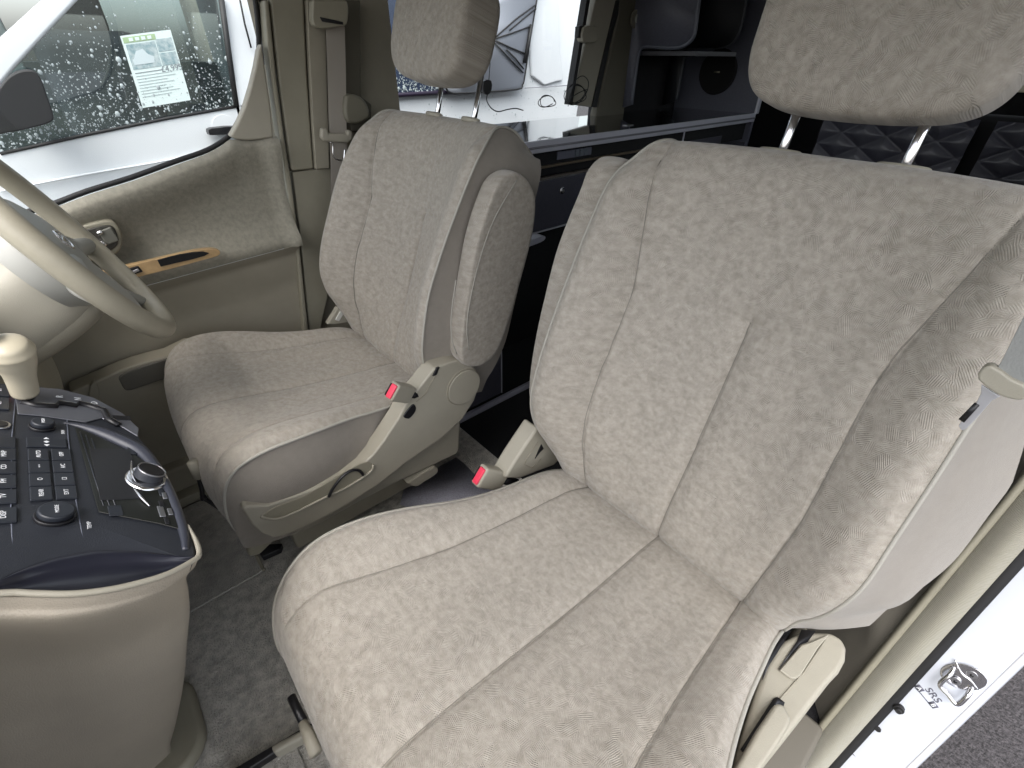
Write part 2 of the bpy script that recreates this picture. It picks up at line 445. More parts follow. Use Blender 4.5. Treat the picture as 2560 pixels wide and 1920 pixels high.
# fine transverse ribs of the weatherstrip
t_ = WS.node_tree; wvn = t_.nodes.new('ShaderNodeTexWave'); wvn.bands_direction = 'Z'; wvn.inputs['Scale'].default_value = 120; wvn.inputs['Distortion'].default_value = 3
tc_ = t_.nodes.new('ShaderNodeTexCoord'); b_ = t_.nodes.new('ShaderNodeBump'); b_.inputs['Distance'].default_value = 0.0006
t_.links.new(tc_.outputs['Object'], wvn.inputs[0]); t_.links.new(wvn.outputs['Fac'], b_.inputs['Height']); t_.links.new(b_.outputs[0], t_.nodes['Principled BSDF'].inputs['Normal'])
pstrip('seal_lip', [(-0.362, 0.0), (-0.357, -0.007), (-0.351, -0.004), (-0.350, 0.012)], PLAD, pillar)
G = []
for z in zz:
    row = []
    for q in np.linspace(0, 1, 24):
        bul = 0.016 * math.exp(-((z - 0.27) / 0.10) ** 2) * math.exp(-((q - 0.30) / 0.22) ** 2)
        dim = -0.010 * math.exp(-((z - 0.20) / 0.03) ** 2) * math.exp(-((q - 0.3) / 0.15) ** 2)
        row.append(pillar_pt(0.010 + 0.13 * q - bul, -0.352 + 0.10 * q + .4 * bul + dim, z))
    G.append(row)
grid('pillar_trim', np.array(G), mat('taupe_trim', (.19, .175, .145), .65, noise=(8, .1), bump=(700, .0004)), pillar)
box('sill_cover', (-.5, -.362, -.03), (.16, -.26, .012), mat('sill_taupe', (.12, .11, .09), .7), van, bevel=.01)
# striker
def PS(y, z, o=0.0): return Vector(pillar_pt(-o, y, z + .016))
udir = Vector((0.24, 0, 1)).normalized()
st = disc('striker_plate', PS(-0.444, 0.258, 0.0005), (-1, 0, 0.24), 0.021, 0.003, CHROME, pillar, rx=0.030, xd=(0.12, -0.5, 0.9), bevel=0.0012)
d1 = Vector((0.1, 0.62, -0.78)).normalized() * 0.5
a = Vector((0, -0.026, 0.002)); b2 = (0.12, -0.013, -0.03)
L1 = PS(-0.430, 0.262, 0.002); L2 = PS(-0.459, 0.250, 0.002); E1 = PS(-0.429, 0.234, 0.016); E2 = PS(-0.457, 0.222, 0.016)
tube('striker_loop', [L1, L1 + Vector((-.012, 0, -.006)), E1, (E1 + E2) / 2 + Vector((0, 0, -.001)), E2, L2 + Vector((-.012, 0, -.006)), L2], 0.0036, CHROME, st, smooth_n=6)
for (y, z) in ((-0.449, 0.272), (-0.441, 0.246)):
    disc('bolt', PS(y, z, 0.003), (-1, 0, 0.24), 0.0068, 0.003, STEEL, st, n=24)
    disc('bolt_socket', PS(y, z, 0.0062), (-1, 0, 0.24), 0.0026, 0.0004, BLACK, st, n=6, bevel=0)
tube('plate_rib', [PS(-0.425, 0.277, .0035), PS(-0.440, 0.264, .0045), PS(-0.452, 0.262, .0045), PS(-0.465, 0.255, .0035)], 0.0012, CHROME, st, smooth_n=5)
GREYI = mat('grey_marking', (0.10, 0.10, 0.13), 0.6)
xd = Vector((0.0, -0.030, -0.014)); yd = Vector((0.24 * .9, -0.42, 0.9)); nrm = Vector((-1, 0, 0.24)).normalized()
xd = (xd - nrm * xd.dot(nrm)).normalized(); yd = nrm.cross(xd)
cS = PS(-0.4350, 0.1960)
text('srs_marking', 'SRS', cS, xd, yd, 0.0155, GREYI, pillar)
for dx_, ch in ((-0.0135, 'A'), (0.0135, 'B')):
    c = cS - yd * 0.0115 + xd * dx_
    obox('marking_square', c + nrm * 0.0003, xd * 0.005, yd * 0.005, nrm * 0.0003, GREYI, pillar, bevel=0)
    text('marking_letter', ch, c, xd, yd, 0.0095, WHITEP, pillar, off=0.0012)
obox('marking_line', cS - yd * 0.0155 + nrm * 0.0003, xd * 0.0085, yd * 0.0006, nrm * 0.0003, GREYI, pillar, bevel=0)
# clip below the seal
pc = PS(-0.416, 0.136)
disc('trim_clip', pc, nrm, 0.0075, 0.008, RUB, pillar, n=14)
disc('trim_clip', pc + nrm * 0.008, nrm, 0.0048, 0.005, RUB, pillar, n=12)
disc('trim_clip', PS(-0.414, 0.070), nrm, 0.005, 0.004, RUB, pillar, n=12)

# ---------------- driver side B pillar trims
bp_ = grid('driver_pillar', np.array([[(x, 1.235 + dy, z) for (x, dy) in ((-0.175 + .105 * min(1, max(0, (z - .35) / .7)), 0.03), (-0.15 + .095 * min(1, max(0, (z - .35) / .7)), 0.0), (0.30, 0.02))] for z in np.linspace(-0.05, 1.46, 30)]), PLAG, van)
up_pan = [(-0.0382, 1.2, 1.1725), (-0.0614, 1.2, 1.0166), (-0.079, 1.2, 0.8558), (-0.0827, 1.2, 0.8088), (-0.0222, 1.2, 0.8068), (-0.0081, 1.2, 0.898), (0.014, 1.2, 1.0325), (0.0416, 1.2, 1.1769)]
up_pan = [(up_pan[0][0] + .03, 1.20, 1.4)] + up_pan[:-1] + [up_pan[-1], (up_pan[-1][0] + .03, 1.20, 1.4)]
prism('upper_pillar_trim', up_pan[0:1] + up_pan[1:], (0, 0.03, 0), PLAD, bp_, bevel=0.006, seg=3)
prism('lower_pillar_trim', [(-0.0797, 1.205, 0.8046), (0.0296, 1.205, 0.8055), (-0.0393, 1.205, 0.483), (-0.1156, 1.205, 0.323), (-0.1495, 1.205, 0.3204), (-0.1209, 1.205, 0.5048), (-0.0966, 1.205, 0.6687)], (0, 0.03, 0), PLAD, bp_, bevel=0.004)
prism('pillar_seal', [(-0.0536, 1.195, 1.1714), (-0.0436, 1.195, 1.1719), (-0.0679, 1.195, 1.0169), (-0.0867, 1.195, 0.8571), (-0.0905, 1.195, 0.7983), (-0.1107, 1.195, 0.6278), (-0.1526, 1.195, 0.3403), (-0.1668, 1.195, 0.3453), (-0.1287, 1.195, 0.5844), (-0.1055, 1.195, 0.7901), (-0.0856, 1.195, 0.9665), (-0.0705, 1.195, 1.089)], (0, 0.04, 0), PLAD, bp_, bevel=0.004)
prism('pillar_slot', [(0.0454, 1.19, 1.1766), (0.0896, 1.19, 1.1791), (0.0586, 1.19, 1.0148), (0.0186, 1.19, 0.8067), (-0.0205, 1.19, 0.8071), (-0.0009, 1.19, 0.9266), (0.0273, 1.19, 1.0825)], (0, 0.02, 0), PLAG, bp_, bevel=0.002)
prism('window_trim', [(0.134, 1.2, 1.182), (0.1909, 1.2, 1.1852), (0.1728, 1.2, 1.0845), (0.1521, 1.2, 0.9754), (0.181, 1.2, 0.9531), (0.1663, 1.2, 0.8854), (0.1075, 1.2, 0.8896), (0.1117, 1.2, 1.0136)], (0, 0.05, 0), mat('dark_khaki', (0.085, 0.078, 0.058), 0.7), bp_, bevel=0.004)
prism('pillar_bulge', [(0.0834, 1.15, 0.9784), (0.0904, 1.15, 0.984), (0.0992, 1.15, 0.9843), (0.108, 1.15, 0.9831), (0.1166, 1.15, 0.9812), (0.1252, 1.15, 0.9777), (0.1326, 1.15, 0.9731), (0.1381, 1.15, 0.9669), (0.1423, 1.15, 0.9595), (0.1452, 1.15, 0.9519), (0.1467, 1.15, 0.9438), (0.1469, 1.15, 0.9355), (0.1458, 1.15, 0.9289), (0.1437, 1.15, 0.9254), (0.1403, 1.15, 0.9236), (0.1349, 1.15, 0.9218), (0.1267, 1.15, 0.9185), (0.1165, 1.15, 0.9151), (0.106, 1.15, 0.9139), (0.0942, 1.15, 0.9147), (0.0821, 1.15, 0.9177), (0.0747, 1.15, 0.9254), (0.0741, 1.15, 0.942), (0.0779, 1.15, 0.963)], (0, 0.05, 0), mat('khaki_trim', (.15, .14, .105), .6), bp_, bevel=0.012, seg=4)

# ---------------- seatbelt of the driver seat
sb = thing('seatbelt', (0.05, 1.15, 0.9), 'khaki seatbelt hanging beside the far seat with its steel tongue pointing down', 'seatbelt', 'front seatbelts')
ribbon('webbing', [(0.0948, 1.165, 1.1318), (0.0775, 1.165, 1.0327), (0.0566, 1.165, 0.9252), (0.0404, 1.165, 0.8284), (0.0136, 1.165, 0.7032)], 0.048, 0.002, BELT, sb, wv=(1, 0, 0))
prism('belt_guide', [(0.0391, 1.14, 1.1737), (0.0359, 1.14, 1.1632), (0.0317, 1.14, 1.1485), (0.0292, 1.14, 1.1363), (0.0296, 1.14, 1.1297), (0.032, 1.14, 1.1257), (0.0357, 1.14, 1.123), (0.0404, 1.14, 1.121), (0.0465, 1.14, 1.1203), (0.0549, 1.14, 1.1205), (0.0673, 1.14, 1.1218), (0.0821, 1.14, 1.1241), (0.0948, 1.14, 1.1264), (0.1033, 1.14, 1.1273), (0.1095, 1.14, 1.1281), (0.1147, 1.14, 1.1318), (0.1194, 1.14, 1.141), (0.1231, 1.14, 1.1531), (0.1253, 1.14, 1.1633), (0.1251, 1.14, 1.17), (0.1235, 1.14, 1.175), (0.1221, 1.14, 1.1783)], (0, 0.025, 0), PLAD, sb, bevel=0.008, seg=3)
prism('guide_slot', [(0.047, 1.137, 1.1429), (0.1035, 1.137, 1.1352), (0.1024, 1.137, 1.1297), (0.0508, 1.137, 1.134)], (0, 0.006, 0), BLACK, sb, bevel=0.001)
prism('tongue_holder', [(0.0038, 1.15, 0.9111), (-0.0037, 1.15, 0.8882), (0.0041, 1.15, 0.879), (0.0679, 1.15, 0.8698), (0.0833, 1.15, 0.8765), (0.0875, 1.15, 0.8977), (0.0745, 1.15, 0.9025), (0.0701, 1.15, 0.8922), (0.0193, 1.15, 0.8978), (0.0177, 1.15, 0.9102)], (0, 0.018, 0), PLA, sb, bevel=0.005, seg=3)
tube('tongue', [(0.018, 1.15, 0.8769), (0.0242, 1.15, 0.8696), (0.0198, 1.15, 0.8445), (0.0255, 1.15, 0.8339), (0.043, 1.15, 0.8291), (0.0487, 1.15, 0.8336), (0.0559, 1.15, 0.857)], 0.0022, CHROME, sb, smooth_n=4)

# ================================================================ driver door
dd = thing('driver_door', (-0.6, 1.25, 0.3), 'far side driver door with beige fabric upper trim, wood strip and curved window edge', 'car door')
edge = np.array([(-1.3, .66), (-1.0, .715), (-.85, .745), (-.686, .78), (-.602, .795), (-.524, .815), (-.436, .832), (-.338, .856), (-.275, .870), (-.235, .884), (-.20, .903), (-.17, .934), (-.137, .971), (-.104, 1.032), (-.08, 1.082), (-.062, 1.174), (-.058, 1.30), (-.058, 1.44)])
def aft(z): return float(np.interp(z, [0.0, .349, .626, .766, .89, 1.047, 1.44], [-.20, -.161, -.113, -.11, -.099, -.080, -.04]))
# grid from belt line down: columns follow x, rows go down from the window edge
xs = np.concatenate([np.linspace(-1.3, -.26, 60), np.linspace(-.25, -.098, 26)])
def topz(x): return float(np.interp(x, edge[:, 0], edge[:, 1]))
seamz = lambda x: 0.600 + 0.055 * (x + 0.5)
def ydoor(x, z, zt):
    h = z - seamz(x)
    hh = zt - z
    y = 1.215
    y -= 0.040 * math.exp(-((h - 0.015) / 0.045) ** 2)                # armrest roll
    y -= 0.045 * math.exp(-(max(hh - 0.02, 0) / 0.06) ** 2) * (0.45 + .55 * min(1, max(0, (-.12 - x) / .2)))   # shoulder under the window
    y += 0.02 * max(0, 1 - hh / 0.018) ** 2
    y -= 0.02 * sstep((x + .16) / .05)
    if h < 0: y += 0.030 * sstep(-h / 0.02) - 0.030 * sstep((0.36 - z) / 0.05)
    return y
G = np.zeros((len(xs), 70, 3)); UV = np.zeros((len(xs), 70, 2))
for i, x in enumerate(xs):
    zt = min(topz(x), 0.895 + 0.0 * x)
    for j, t in enumerate(np.linspace(0, 1, 70)):
        z = zt + (seamz(x) - zt) * t
        xx = min(x, aft(z) - 0.004) if i > len(xs) - 8 else x
        if i == len(xs) - 1: xx = aft(z) - 0.003
        elif i > len(xs) - 8: xx = x + (aft(z) - 0.003 - xs[-1]) * (i - (len(xs) - 8)) / 7
        G[i, j] = (xx, ydoor(x, z, zt), z); UV[i, j] = (x, z)
grid('upper_trim', G, FABD, dd, uv=UV, flip=True)
G = np.zeros((len(xs), 60, 3))
for i, x in enumerate(xs):
    for j, t in enumerate(np.linspace(0, 1, 60)):
        z = seamz(x) - 0.002 + (0.03 - seamz(x)) * t
        xx = x if i <= len(xs) - 8 else x + (aft(z) - 0.003 - xs[-1]) * (i - (len(xs) - 8)) / 7
        h = z - seamz(x)
        y = 1.181 + 0.022 * sstep(-h / 0.035) + 0.012 * sstep((-h - .03) / .10)
        G[i, j] = (xx, y, z)
grid('lower_trim', G, PLAG, dd, flip=True)
# rear corner trim above the fabric
prism('corner_trim', [(-0.0836, 1.19, 1.0903), (-0.0947, 1.19, 1.0771), (-0.1101, 1.19, 1.0458), (-0.1327, 1.19, 1.0061), (-0.1601, 1.19, 0.9632), (-0.1869, 1.19, 0.9291), (-0.211, 1.19, 0.904), (-0.2004, 1.19, 0.897), (-0.1739, 1.19, 0.8922), (-0.1453, 1.19, 0.8917), (-0.1113, 1.19, 0.8936), (-0.0987, 1.19, 0.9673), (-0.0895, 1.19, 1.0474)], (0, 0.03, 0), PLA, dd, bevel=0.007, seg=4)
tube('window_seal', [(x, 1.232, z + .000) for x, z in edge], 0.0058, RUB, dd, smooth_n=3)
prism('window_frame', [(-.05, 1.235, 1.44), (-.052, 1.235, 1.20), (-.074, 1.235, 1.06), (-.060, 1.235, 1.03), (-.018, 1.235, 1.20), (-.01, 1.235, 1.44)], (0, .03, 0), RUB, dd, bevel=0.003)
me = mesh('window_glass', [(-1.3, 1.262, .6), (-.04, 1.262, .6), (-.03, 1.262, 1.46), (-1.3, 1.262, 1.46)], [(0, 1, 2, 3)])
link('window_glass', me, GLASS, dd, smooth=False)
box('door_skin', (-1.3, 1.285, -.1), (-.07, 1.31, .60), WHITEP, dd, bevel=0.005)
# handle recess
rc = [(-0.5765, 1.165, 0.751), (-0.5674, 1.165, 0.7568), (-0.5569, 1.165, 0.7599), (-0.5462, 1.165, 0.7614), (-0.5366, 1.165, 0.7625), (-0.5282, 1.165, 0.7634), (-0.5204, 1.165, 0.7636), (-0.5136, 1.165, 0.7628), (-0.5082, 1.165, 0.7608), (-0.5046, 1.165, 0.7575), (-0.5023, 1.165, 0.753), (-0.5012, 1.165, 0.7476), (-0.5009, 1.165, 0.7417), (-0.5014, 1.165, 0.7348), (-0.5029, 1.165, 0.7269), (-0.5052, 1.165, 0.719), (-0.5079, 1.165, 0.712), (-0.5108, 1.165, 0.7062), (-0.5141, 1.165, 0.7011), (-0.518, 1.165, 0.6966), (-0.523, 1.165, 0.6929), (-0.5291, 1.165, 0.69), (-0.5361, 1.165, 0.688), (-0.5437, 1.165, 0.6865), (-0.5516, 1.165, 0.6854), (-0.5604, 1.165, 0.6842), (-0.57, 1.165, 0.6833), (-0.5791, 1.165, 0.6831), (-0.5865, 1.165, 0.6843), (-0.5924, 1.165, 0.6865), (-0.5973, 1.165, 0.6896), (-0.6004, 1.165, 0.6943), (-0.6007, 1.165, 0.7013), (-0.5977, 1.165, 0.7125), (-0.5918, 1.165, 0.7267), (-0.5844, 1.165, 0.7406)]
hr = prism('handle_recess', rc, (0, 0.03, 0), PLAD, dd, bevel=0.005, seg=3)
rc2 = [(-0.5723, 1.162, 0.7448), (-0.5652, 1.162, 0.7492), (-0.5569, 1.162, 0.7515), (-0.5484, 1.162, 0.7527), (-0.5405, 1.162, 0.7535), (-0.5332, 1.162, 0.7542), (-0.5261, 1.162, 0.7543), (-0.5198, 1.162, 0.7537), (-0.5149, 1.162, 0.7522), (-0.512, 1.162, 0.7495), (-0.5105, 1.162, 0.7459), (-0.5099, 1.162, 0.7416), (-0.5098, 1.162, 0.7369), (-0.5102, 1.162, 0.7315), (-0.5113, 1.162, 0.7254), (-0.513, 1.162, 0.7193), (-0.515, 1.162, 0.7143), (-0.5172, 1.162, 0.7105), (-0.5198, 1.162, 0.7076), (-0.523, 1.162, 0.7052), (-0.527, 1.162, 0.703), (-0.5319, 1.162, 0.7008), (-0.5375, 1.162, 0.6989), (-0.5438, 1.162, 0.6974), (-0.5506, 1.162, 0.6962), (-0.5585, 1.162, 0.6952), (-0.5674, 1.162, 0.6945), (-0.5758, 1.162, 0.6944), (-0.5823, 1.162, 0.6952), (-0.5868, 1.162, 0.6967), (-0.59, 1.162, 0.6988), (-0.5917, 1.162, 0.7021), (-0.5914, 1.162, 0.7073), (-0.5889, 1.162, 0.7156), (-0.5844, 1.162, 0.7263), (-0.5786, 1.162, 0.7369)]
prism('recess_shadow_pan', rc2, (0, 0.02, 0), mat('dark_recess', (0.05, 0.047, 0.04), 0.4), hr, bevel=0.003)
obox('door_pull_lever', [(-0.5471, 1.154, 0.7177)][0], (0.010, 0, 0.003), (0, 0.004, 0), (-0.002, 0, 0.006), CHROME, hr, bevel=0.004)
obox('lock_lever', [(-0.5385, 1.154, 0.7426)][0], (0.006, 0, 0.002), (0, 0.003, 0), (-0.001, 0, 0.004), CHROME, hr, bevel=0.004)
obox('lever_end', [(-0.5263, 1.158, 0.7321)][0], (0.013, 0, 0.003), (0, 0.003, 0), (-0.002, 0, 0.016), mat('grey_green_lever', (.14, .14, .12), .35), hr, bevel=0.004)
# wood strip on the armrest
wp = [(-0.5876, 1.148, 0.6587), (-0.5608, 1.148, 0.6623), (-0.5222, 1.148, 0.6639), (-0.4859, 1.148, 0.6651), (-0.4574, 1.148, 0.6664), (-0.4321, 1.148, 0.6674), (-0.4101, 1.148, 0.6681), (-0.3924, 1.148, 0.6686), (-0.3785, 1.148, 0.6687), (-0.3661, 1.148, 0.6684), (-0.3543, 1.148, 0.6673), (-0.344, 1.148, 0.6658), (-0.3358, 1.148, 0.6637), (-0.3299, 1.148, 0.6612), (-0.3262, 1.148, 0.6582), (-0.3246, 1.148, 0.655), (-0.325, 1.148, 0.6513), (-0.3274, 1.148, 0.6474), (-0.3328, 1.148, 0.6443), (-0.3405, 1.148, 0.6429), (-0.351, 1.148, 0.6424), (-0.366, 1.148, 0.6416), (-0.3876, 1.148, 0.64), (-0.4133, 1.148, 0.6381), (-0.4384, 1.148, 0.6365), (-0.463, 1.148, 0.6353), (-0.4869, 1.148, 0.6343), (-0.5058, 1.148, 0.6335), (-0.5155, 1.148, 0.6328), (-0.5208, 1.148, 0.6323), (-0.5302, 1.148, 0.632), (-0.5504, 1.148, 0.6311), (-0.5743, 1.148, 0.6305), (-0.5908, 1.148, 0.6328), (-0.5978, 1.148, 0.6404), (-0.5979, 1.148, 0.6507)]
wd = prism('wood_strip', wp, (0, 0.016, 0.0), WOOD, dd, bevel=0.002)
prism('pull_pocket', [(-0.4594, 1.145, 0.6635), (-0.4368, 1.145, 0.6661), (-0.411, 1.145, 0.6672), (-0.3852, 1.145, 0.6663), (-0.3614, 1.145, 0.663), (-0.3491, 1.145, 0.6562), (-0.3615, 1.145, 0.6518), (-0.391, 1.145, 0.6494), (-0.4261, 1.145, 0.6486), (-0.4586, 1.145, 0.6474)], (0, 0.012, 0), BLACKM, wd, bevel=0.001)
sw = prism('window_switch', [(-0.5367, 1.145, 0.6561), (-0.4996, 1.145, 0.6595), (-0.4959, 1.145, 0.6438), (-0.5289, 1.145, 0.6405)], (0, 0.012, 0), BLACK, wd, bevel=0.002)
obox('switch_legend', [(-0.5081, 1.1425, 0.6506)][0], (0.006, 0, 0.0015), (0, 0.0015, 0), (-0.0006, 0, 0.003), STEEL, wd, bevel=0.001)
# pocket low on the door
prism('map_pocket', [(-0.7337, 1.14, 0.4062), (-0.7135, 1.14, 0.4092), (-0.6877, 1.14, 0.4132), (-0.667, 1.14, 0.417), (-0.6457, 1.14, 0.4206), (-0.6215, 1.14, 0.4239), (-0.5939, 1.14, 0.426), (-0.5616, 1.14, 0.4261), (-0.5245, 1.14, 0.4243), (-0.4723, 1.14, 0.4353), (-0.4339, 1.14, 0.4136), (-0.4429, 1.14, 0.2715), (-0.4892, 1.14, 0.1129), (-0.5762, 1.14, 0.0833), (-0.6608, 1.14, 0.0994), (-0.7101, 1.14, 0.1053), (-0.7427, 1.14, 0.1308), (-0.7632, 1.14, 0.2021), (-0.7733, 1.14, 0.2651)], (0, 0.06, 0), PLAG, dd, bevel=0.006)
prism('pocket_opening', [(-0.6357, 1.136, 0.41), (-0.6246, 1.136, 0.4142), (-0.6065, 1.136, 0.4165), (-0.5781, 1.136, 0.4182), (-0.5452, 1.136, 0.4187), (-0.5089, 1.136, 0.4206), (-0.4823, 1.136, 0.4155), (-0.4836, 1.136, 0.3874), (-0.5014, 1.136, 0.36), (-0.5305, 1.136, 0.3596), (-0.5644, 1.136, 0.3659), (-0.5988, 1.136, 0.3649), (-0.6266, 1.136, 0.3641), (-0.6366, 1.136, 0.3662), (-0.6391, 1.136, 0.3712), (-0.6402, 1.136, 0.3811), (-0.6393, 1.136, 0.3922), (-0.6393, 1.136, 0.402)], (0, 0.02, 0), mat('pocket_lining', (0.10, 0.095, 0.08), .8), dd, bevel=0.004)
prism('speaker_ridge', [(-0.6934, 1.132, 0.4106), (-0.6844, 1.132, 0.4168), (-0.6794, 1.132, 0.4125), (-0.681, 1.132, 0.3997), (-0.6857, 1.132, 0.3831), (-0.6902, 1.132, 0.3673), (-0.6956, 1.132, 0.3546), (-0.7018, 1.132, 0.3508), (-0.7083, 1.132, 0.351), (-0.7164, 1.132, 0.3489), (-0.7196, 1.132, 0.3543), (-0.708, 1.132, 0.3828)], (0, 0.02, 0), PLAG, dd, bevel=0.008, seg=3)
box('sill_step', (-1.1, 1.10, 0.0), (-.2, 1.22, 0.11), PLAG, van, bevel=0.01)
box('sill_plate', (-1.1, 1.06, 0.0), (-.2, 1.10, 0.035), PLAD, van, bevel=0.004)

# ================================================================ seats
BK_V = [0, .042, .073, .117, .174, .255, .335, .412, .482, .553]
BK_W = [.226, .234, .246, .258, .266, .264, .262, .259, .258, .256]
BK_N = [.0, .030, .055, .088, .106, .108, .098, .085, .068, .042]
def resamp(P, n):
    P = np.array(P, float); d = np.r_[0, np.cumsum(np.linalg.norm(np.diff(P, axis=0), axis=1))]
    s = np.linspace(0, d[-1], n)
    return np.stack([np.interp(s, d, P[:, i]) for i in range(P.shape[1])], 1)
front_w = lambda v: float(np.clip((.5 - v) / .2, 0, 1))
def make_seat(kind, o, rec, aisle, label, cush_ext=0.0, flare=0.0, pn=-.105, hn=-.085, hw=.146, hv=.765):
    o = np.array(o, float)
    sa, ca = math.sin(rec), math.cos(rec)
    vd = np.array([sa, 0, ca]); nd = np.array([-ca, 0, sa]); ud = np.array([0, 1, 0.])
    T = lambda u, v, n: o + np.multiply.outer(u, ud) + np.multiply.outer(v, vd) + np.multiply.outer(n, nd)
    T1 = lambda u, v, n: tuple(o + u * ud + v * vd + n * nd)
    root = thing('car_seat', (o[0] - .2, o[1], 0), label, 'car seat', 'front seats')
    # ---- backrest
    side = [(v, n, w_) for v, n, w_ in zip(BK_V, BK_N, BK_W)] + [(.590, .008, .240), (.614, -.020, .228), (.622, -.055, .222), (.614, -.09, .222), (.585, -.125, .226)]
    cen = [(-.01, -.006), (.042, -.004), (.08, -.006), (.12, -.010), (.174, -.016), (.255, -.022), (.335, -.028), (.41, -.033), (.482, -.036), (.553, -.038), (.595, -.043), (.622, -.060), (.630, -.088), (.620, -.115), (.588, -.145)]
    NT, NS = 330, 280
    S_ = smoothpoly(side, 12); C_ = smoothpoly([(c[0], c[1], 0) for c in cen], 12)
    m0 = len(S_)
    ti = np.linspace(0, m0 - 1, NT)
    S_ = np.stack([np.interp(ti, np.arange(m0), S_[:, i]) for i in range(3)], 1)
    C_ = np.stack([np.interp(ti, np.arange(m0), C_[:, i]) for i in range(3)], 1)
    s = np.linspace(-1, 1, NS)
    a = np.abs(s)[None, :]
    gv = np.where(a < .3, 0, (a - .3) / .7) ** 1.5
    gn = .30 * sstep((a - .35) / .60) + .70 * a ** 1.6
    # peak slightly inside the edge, then roll down to the piping
    W_ = S_[:, 2:3]
    U = s[None, :] * W_
    # slight horizontal shoulder drop on the upper corners
    V = C_[:, :1] + (S_[:, :1] - C_[:, :1]) * gv
    SN = S_[:, 1:2] - np.clip(S_[:, 1:2], 0, 1) * (.50 * sstep(-s[None, :] * 3) if flare > 0 else 0)
    Nn = C_[:, 1:2] + (SN - C_[:, 1:2]) * gn
    tfrac = np.linspace(0, 1, NT)[:, None]
    front = sstep((.61 - V) / .05)
    Nn = Nn + 0.009 * np.exp(-((a - .86) / .10) ** 2) * front
    Nn = Nn - 0.012 * np.clip((a - .93) / .07, 0, 1) ** 2 * front
    # seams
    vseam = [(sg_ * x, v) for sg_ in (1,) for x, v in ((.163, -.01), (.178, .19), (.171, .40), (.188, .505), (.204, .59), (.21, .64))]
    seams = [[(0, -.02), (0, .2), (.002, .402)], [(-.171, .402), (-.08, .408), (0, .404), (.08, .408), (.171, .402)],
             vseam, [(-x, v) for x, v in vseam]]
    dmin = np.full(U.shape, 9.0)
    for sm in seams[0:1] + seams[2:]: dmin = np.minimum(dmin, polydist(U, V, sm))
    dmin2 = polydist(U, V, seams[1])
    grv = -0.0045 * np.exp(-(dmin / .0028) ** 2) - 0.0055 * np.exp(-(dmin / .016) ** 2) - 0.0015 * np.exp(-(dmin2 / .0026) ** 2) - 0.0012 * np.exp(-(dmin2 / .02) ** 2)
    Nn = Nn + grv * sstep((.63 - V) / .04 + .2)
    # gentle cloth unevenness
    for k in range(9):
        kx, ky, ph = rng.uniform(-26, 26), rng.uniform(-26, 26), rng.uniform(0, 6.3)
        Nn = Nn + 0.0007 * np.sin(kx * U + ky * V + ph) * front
    # bottom tuck
    Nn = Nn - 0.012 * np.clip(1 - (V + .012) / .03, 0, 1) ** 2 * (1 - .5 * a)
    arc = np.r_[0, np.cumsum(np.hypot(np.diff(C_[:, 0]), np.diff(C_[:, 1])))]
    uvs = np.stack([U + o[1] * 3.1, np.broadcast_to(arc[:, None], U.shape)], -1)
    back = grid('backrest', T(U, V, Nn), FAB, root, uv=uvs)
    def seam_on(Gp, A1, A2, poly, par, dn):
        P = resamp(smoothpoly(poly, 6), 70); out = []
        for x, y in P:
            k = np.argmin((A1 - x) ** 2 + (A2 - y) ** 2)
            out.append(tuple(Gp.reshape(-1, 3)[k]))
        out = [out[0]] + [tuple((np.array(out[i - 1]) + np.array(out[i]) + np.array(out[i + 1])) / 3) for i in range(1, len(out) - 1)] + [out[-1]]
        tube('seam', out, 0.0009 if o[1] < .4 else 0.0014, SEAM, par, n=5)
    Gb = T(U, V, Nn)
    bseams = [seams[0], [(-.169, .402), (-.08, .408), (0, .404), (.08, .408), (.169, .402)], [p for p in seams[2] if p[1] < .6], [p for p in seams[3] if p[1] < .6]]
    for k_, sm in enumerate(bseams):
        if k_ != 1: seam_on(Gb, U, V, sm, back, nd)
    # bottom face of the backrest, rear shell
    B0 = T(U[0], V[0], Nn[0]); Bm = T(U[0] * .95, V[0] * 0 - .005, Nn[0] * 0 - .06); B1 = T(U[0] * .92, V[0] * 0 + .0, Nn[0] * 0 - .13)
    grid('backrest_underside', np.stack([B1, Bm, B0]), SIDE, back)
    gg = []
    for k, tt in enumerate(np.linspace(0, 1, 14)):
        vv = .0 + tt * .584
        gg.append([T1(x * np.interp(vv, BK_V + [.6], BK_W + [.226]) * (1 - .0 * tt), vv, -.145 - .02 * math.cos(x * 1.57)) for x in np.linspace(-1, 1, 12)])
    grid('rear_shell', np.array(gg), PLAG, root, flip=True)
    # side panels and piping
    for sg_ in (-1, 1):
        j = -1 if sg_ > 0 else 0
        E = np.stack([U[:, j], V[:, j], Nn[:, j]], 1)[::4]
        rows = []
        for e in E:
            vb = min(e[1], .584)
            r = []
            for q in np.linspace(0, 1, 14):
                v_ = e[1] + (vb - e[1]) * q
                n_2 = e[2] + (-.148 - e[2]) * q
                w_ = abs(e[0]) - 0.003 * math.sin(min(q * 8, 3.14)) + .006 * math.sin(math.pi * q) + .012 * q * front_w(e[1]) + (flare * q ** 1.1 * (.45 + .55 * front_w(e[1])) + .012 * math.exp(-((e[1] - .11) / .045) ** 2 - ((q - .6) / .25) ** 2) * (flare > 0) + .012 * (flare > 0) * q * math.exp(-(max(e[1], 0) / .07) ** 2) if sg_ < 0 else 0)
                r.append(T1(sg_ * w_, v_, n_2))
            rows.append(r)
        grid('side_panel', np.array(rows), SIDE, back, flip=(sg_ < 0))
        Pp = [T1(e[0] + sg_ * .0012, e[1], e[2] + .0002) for e in E]
        tube('piping', Pp, 0.0026, PIPE, back, n=8)
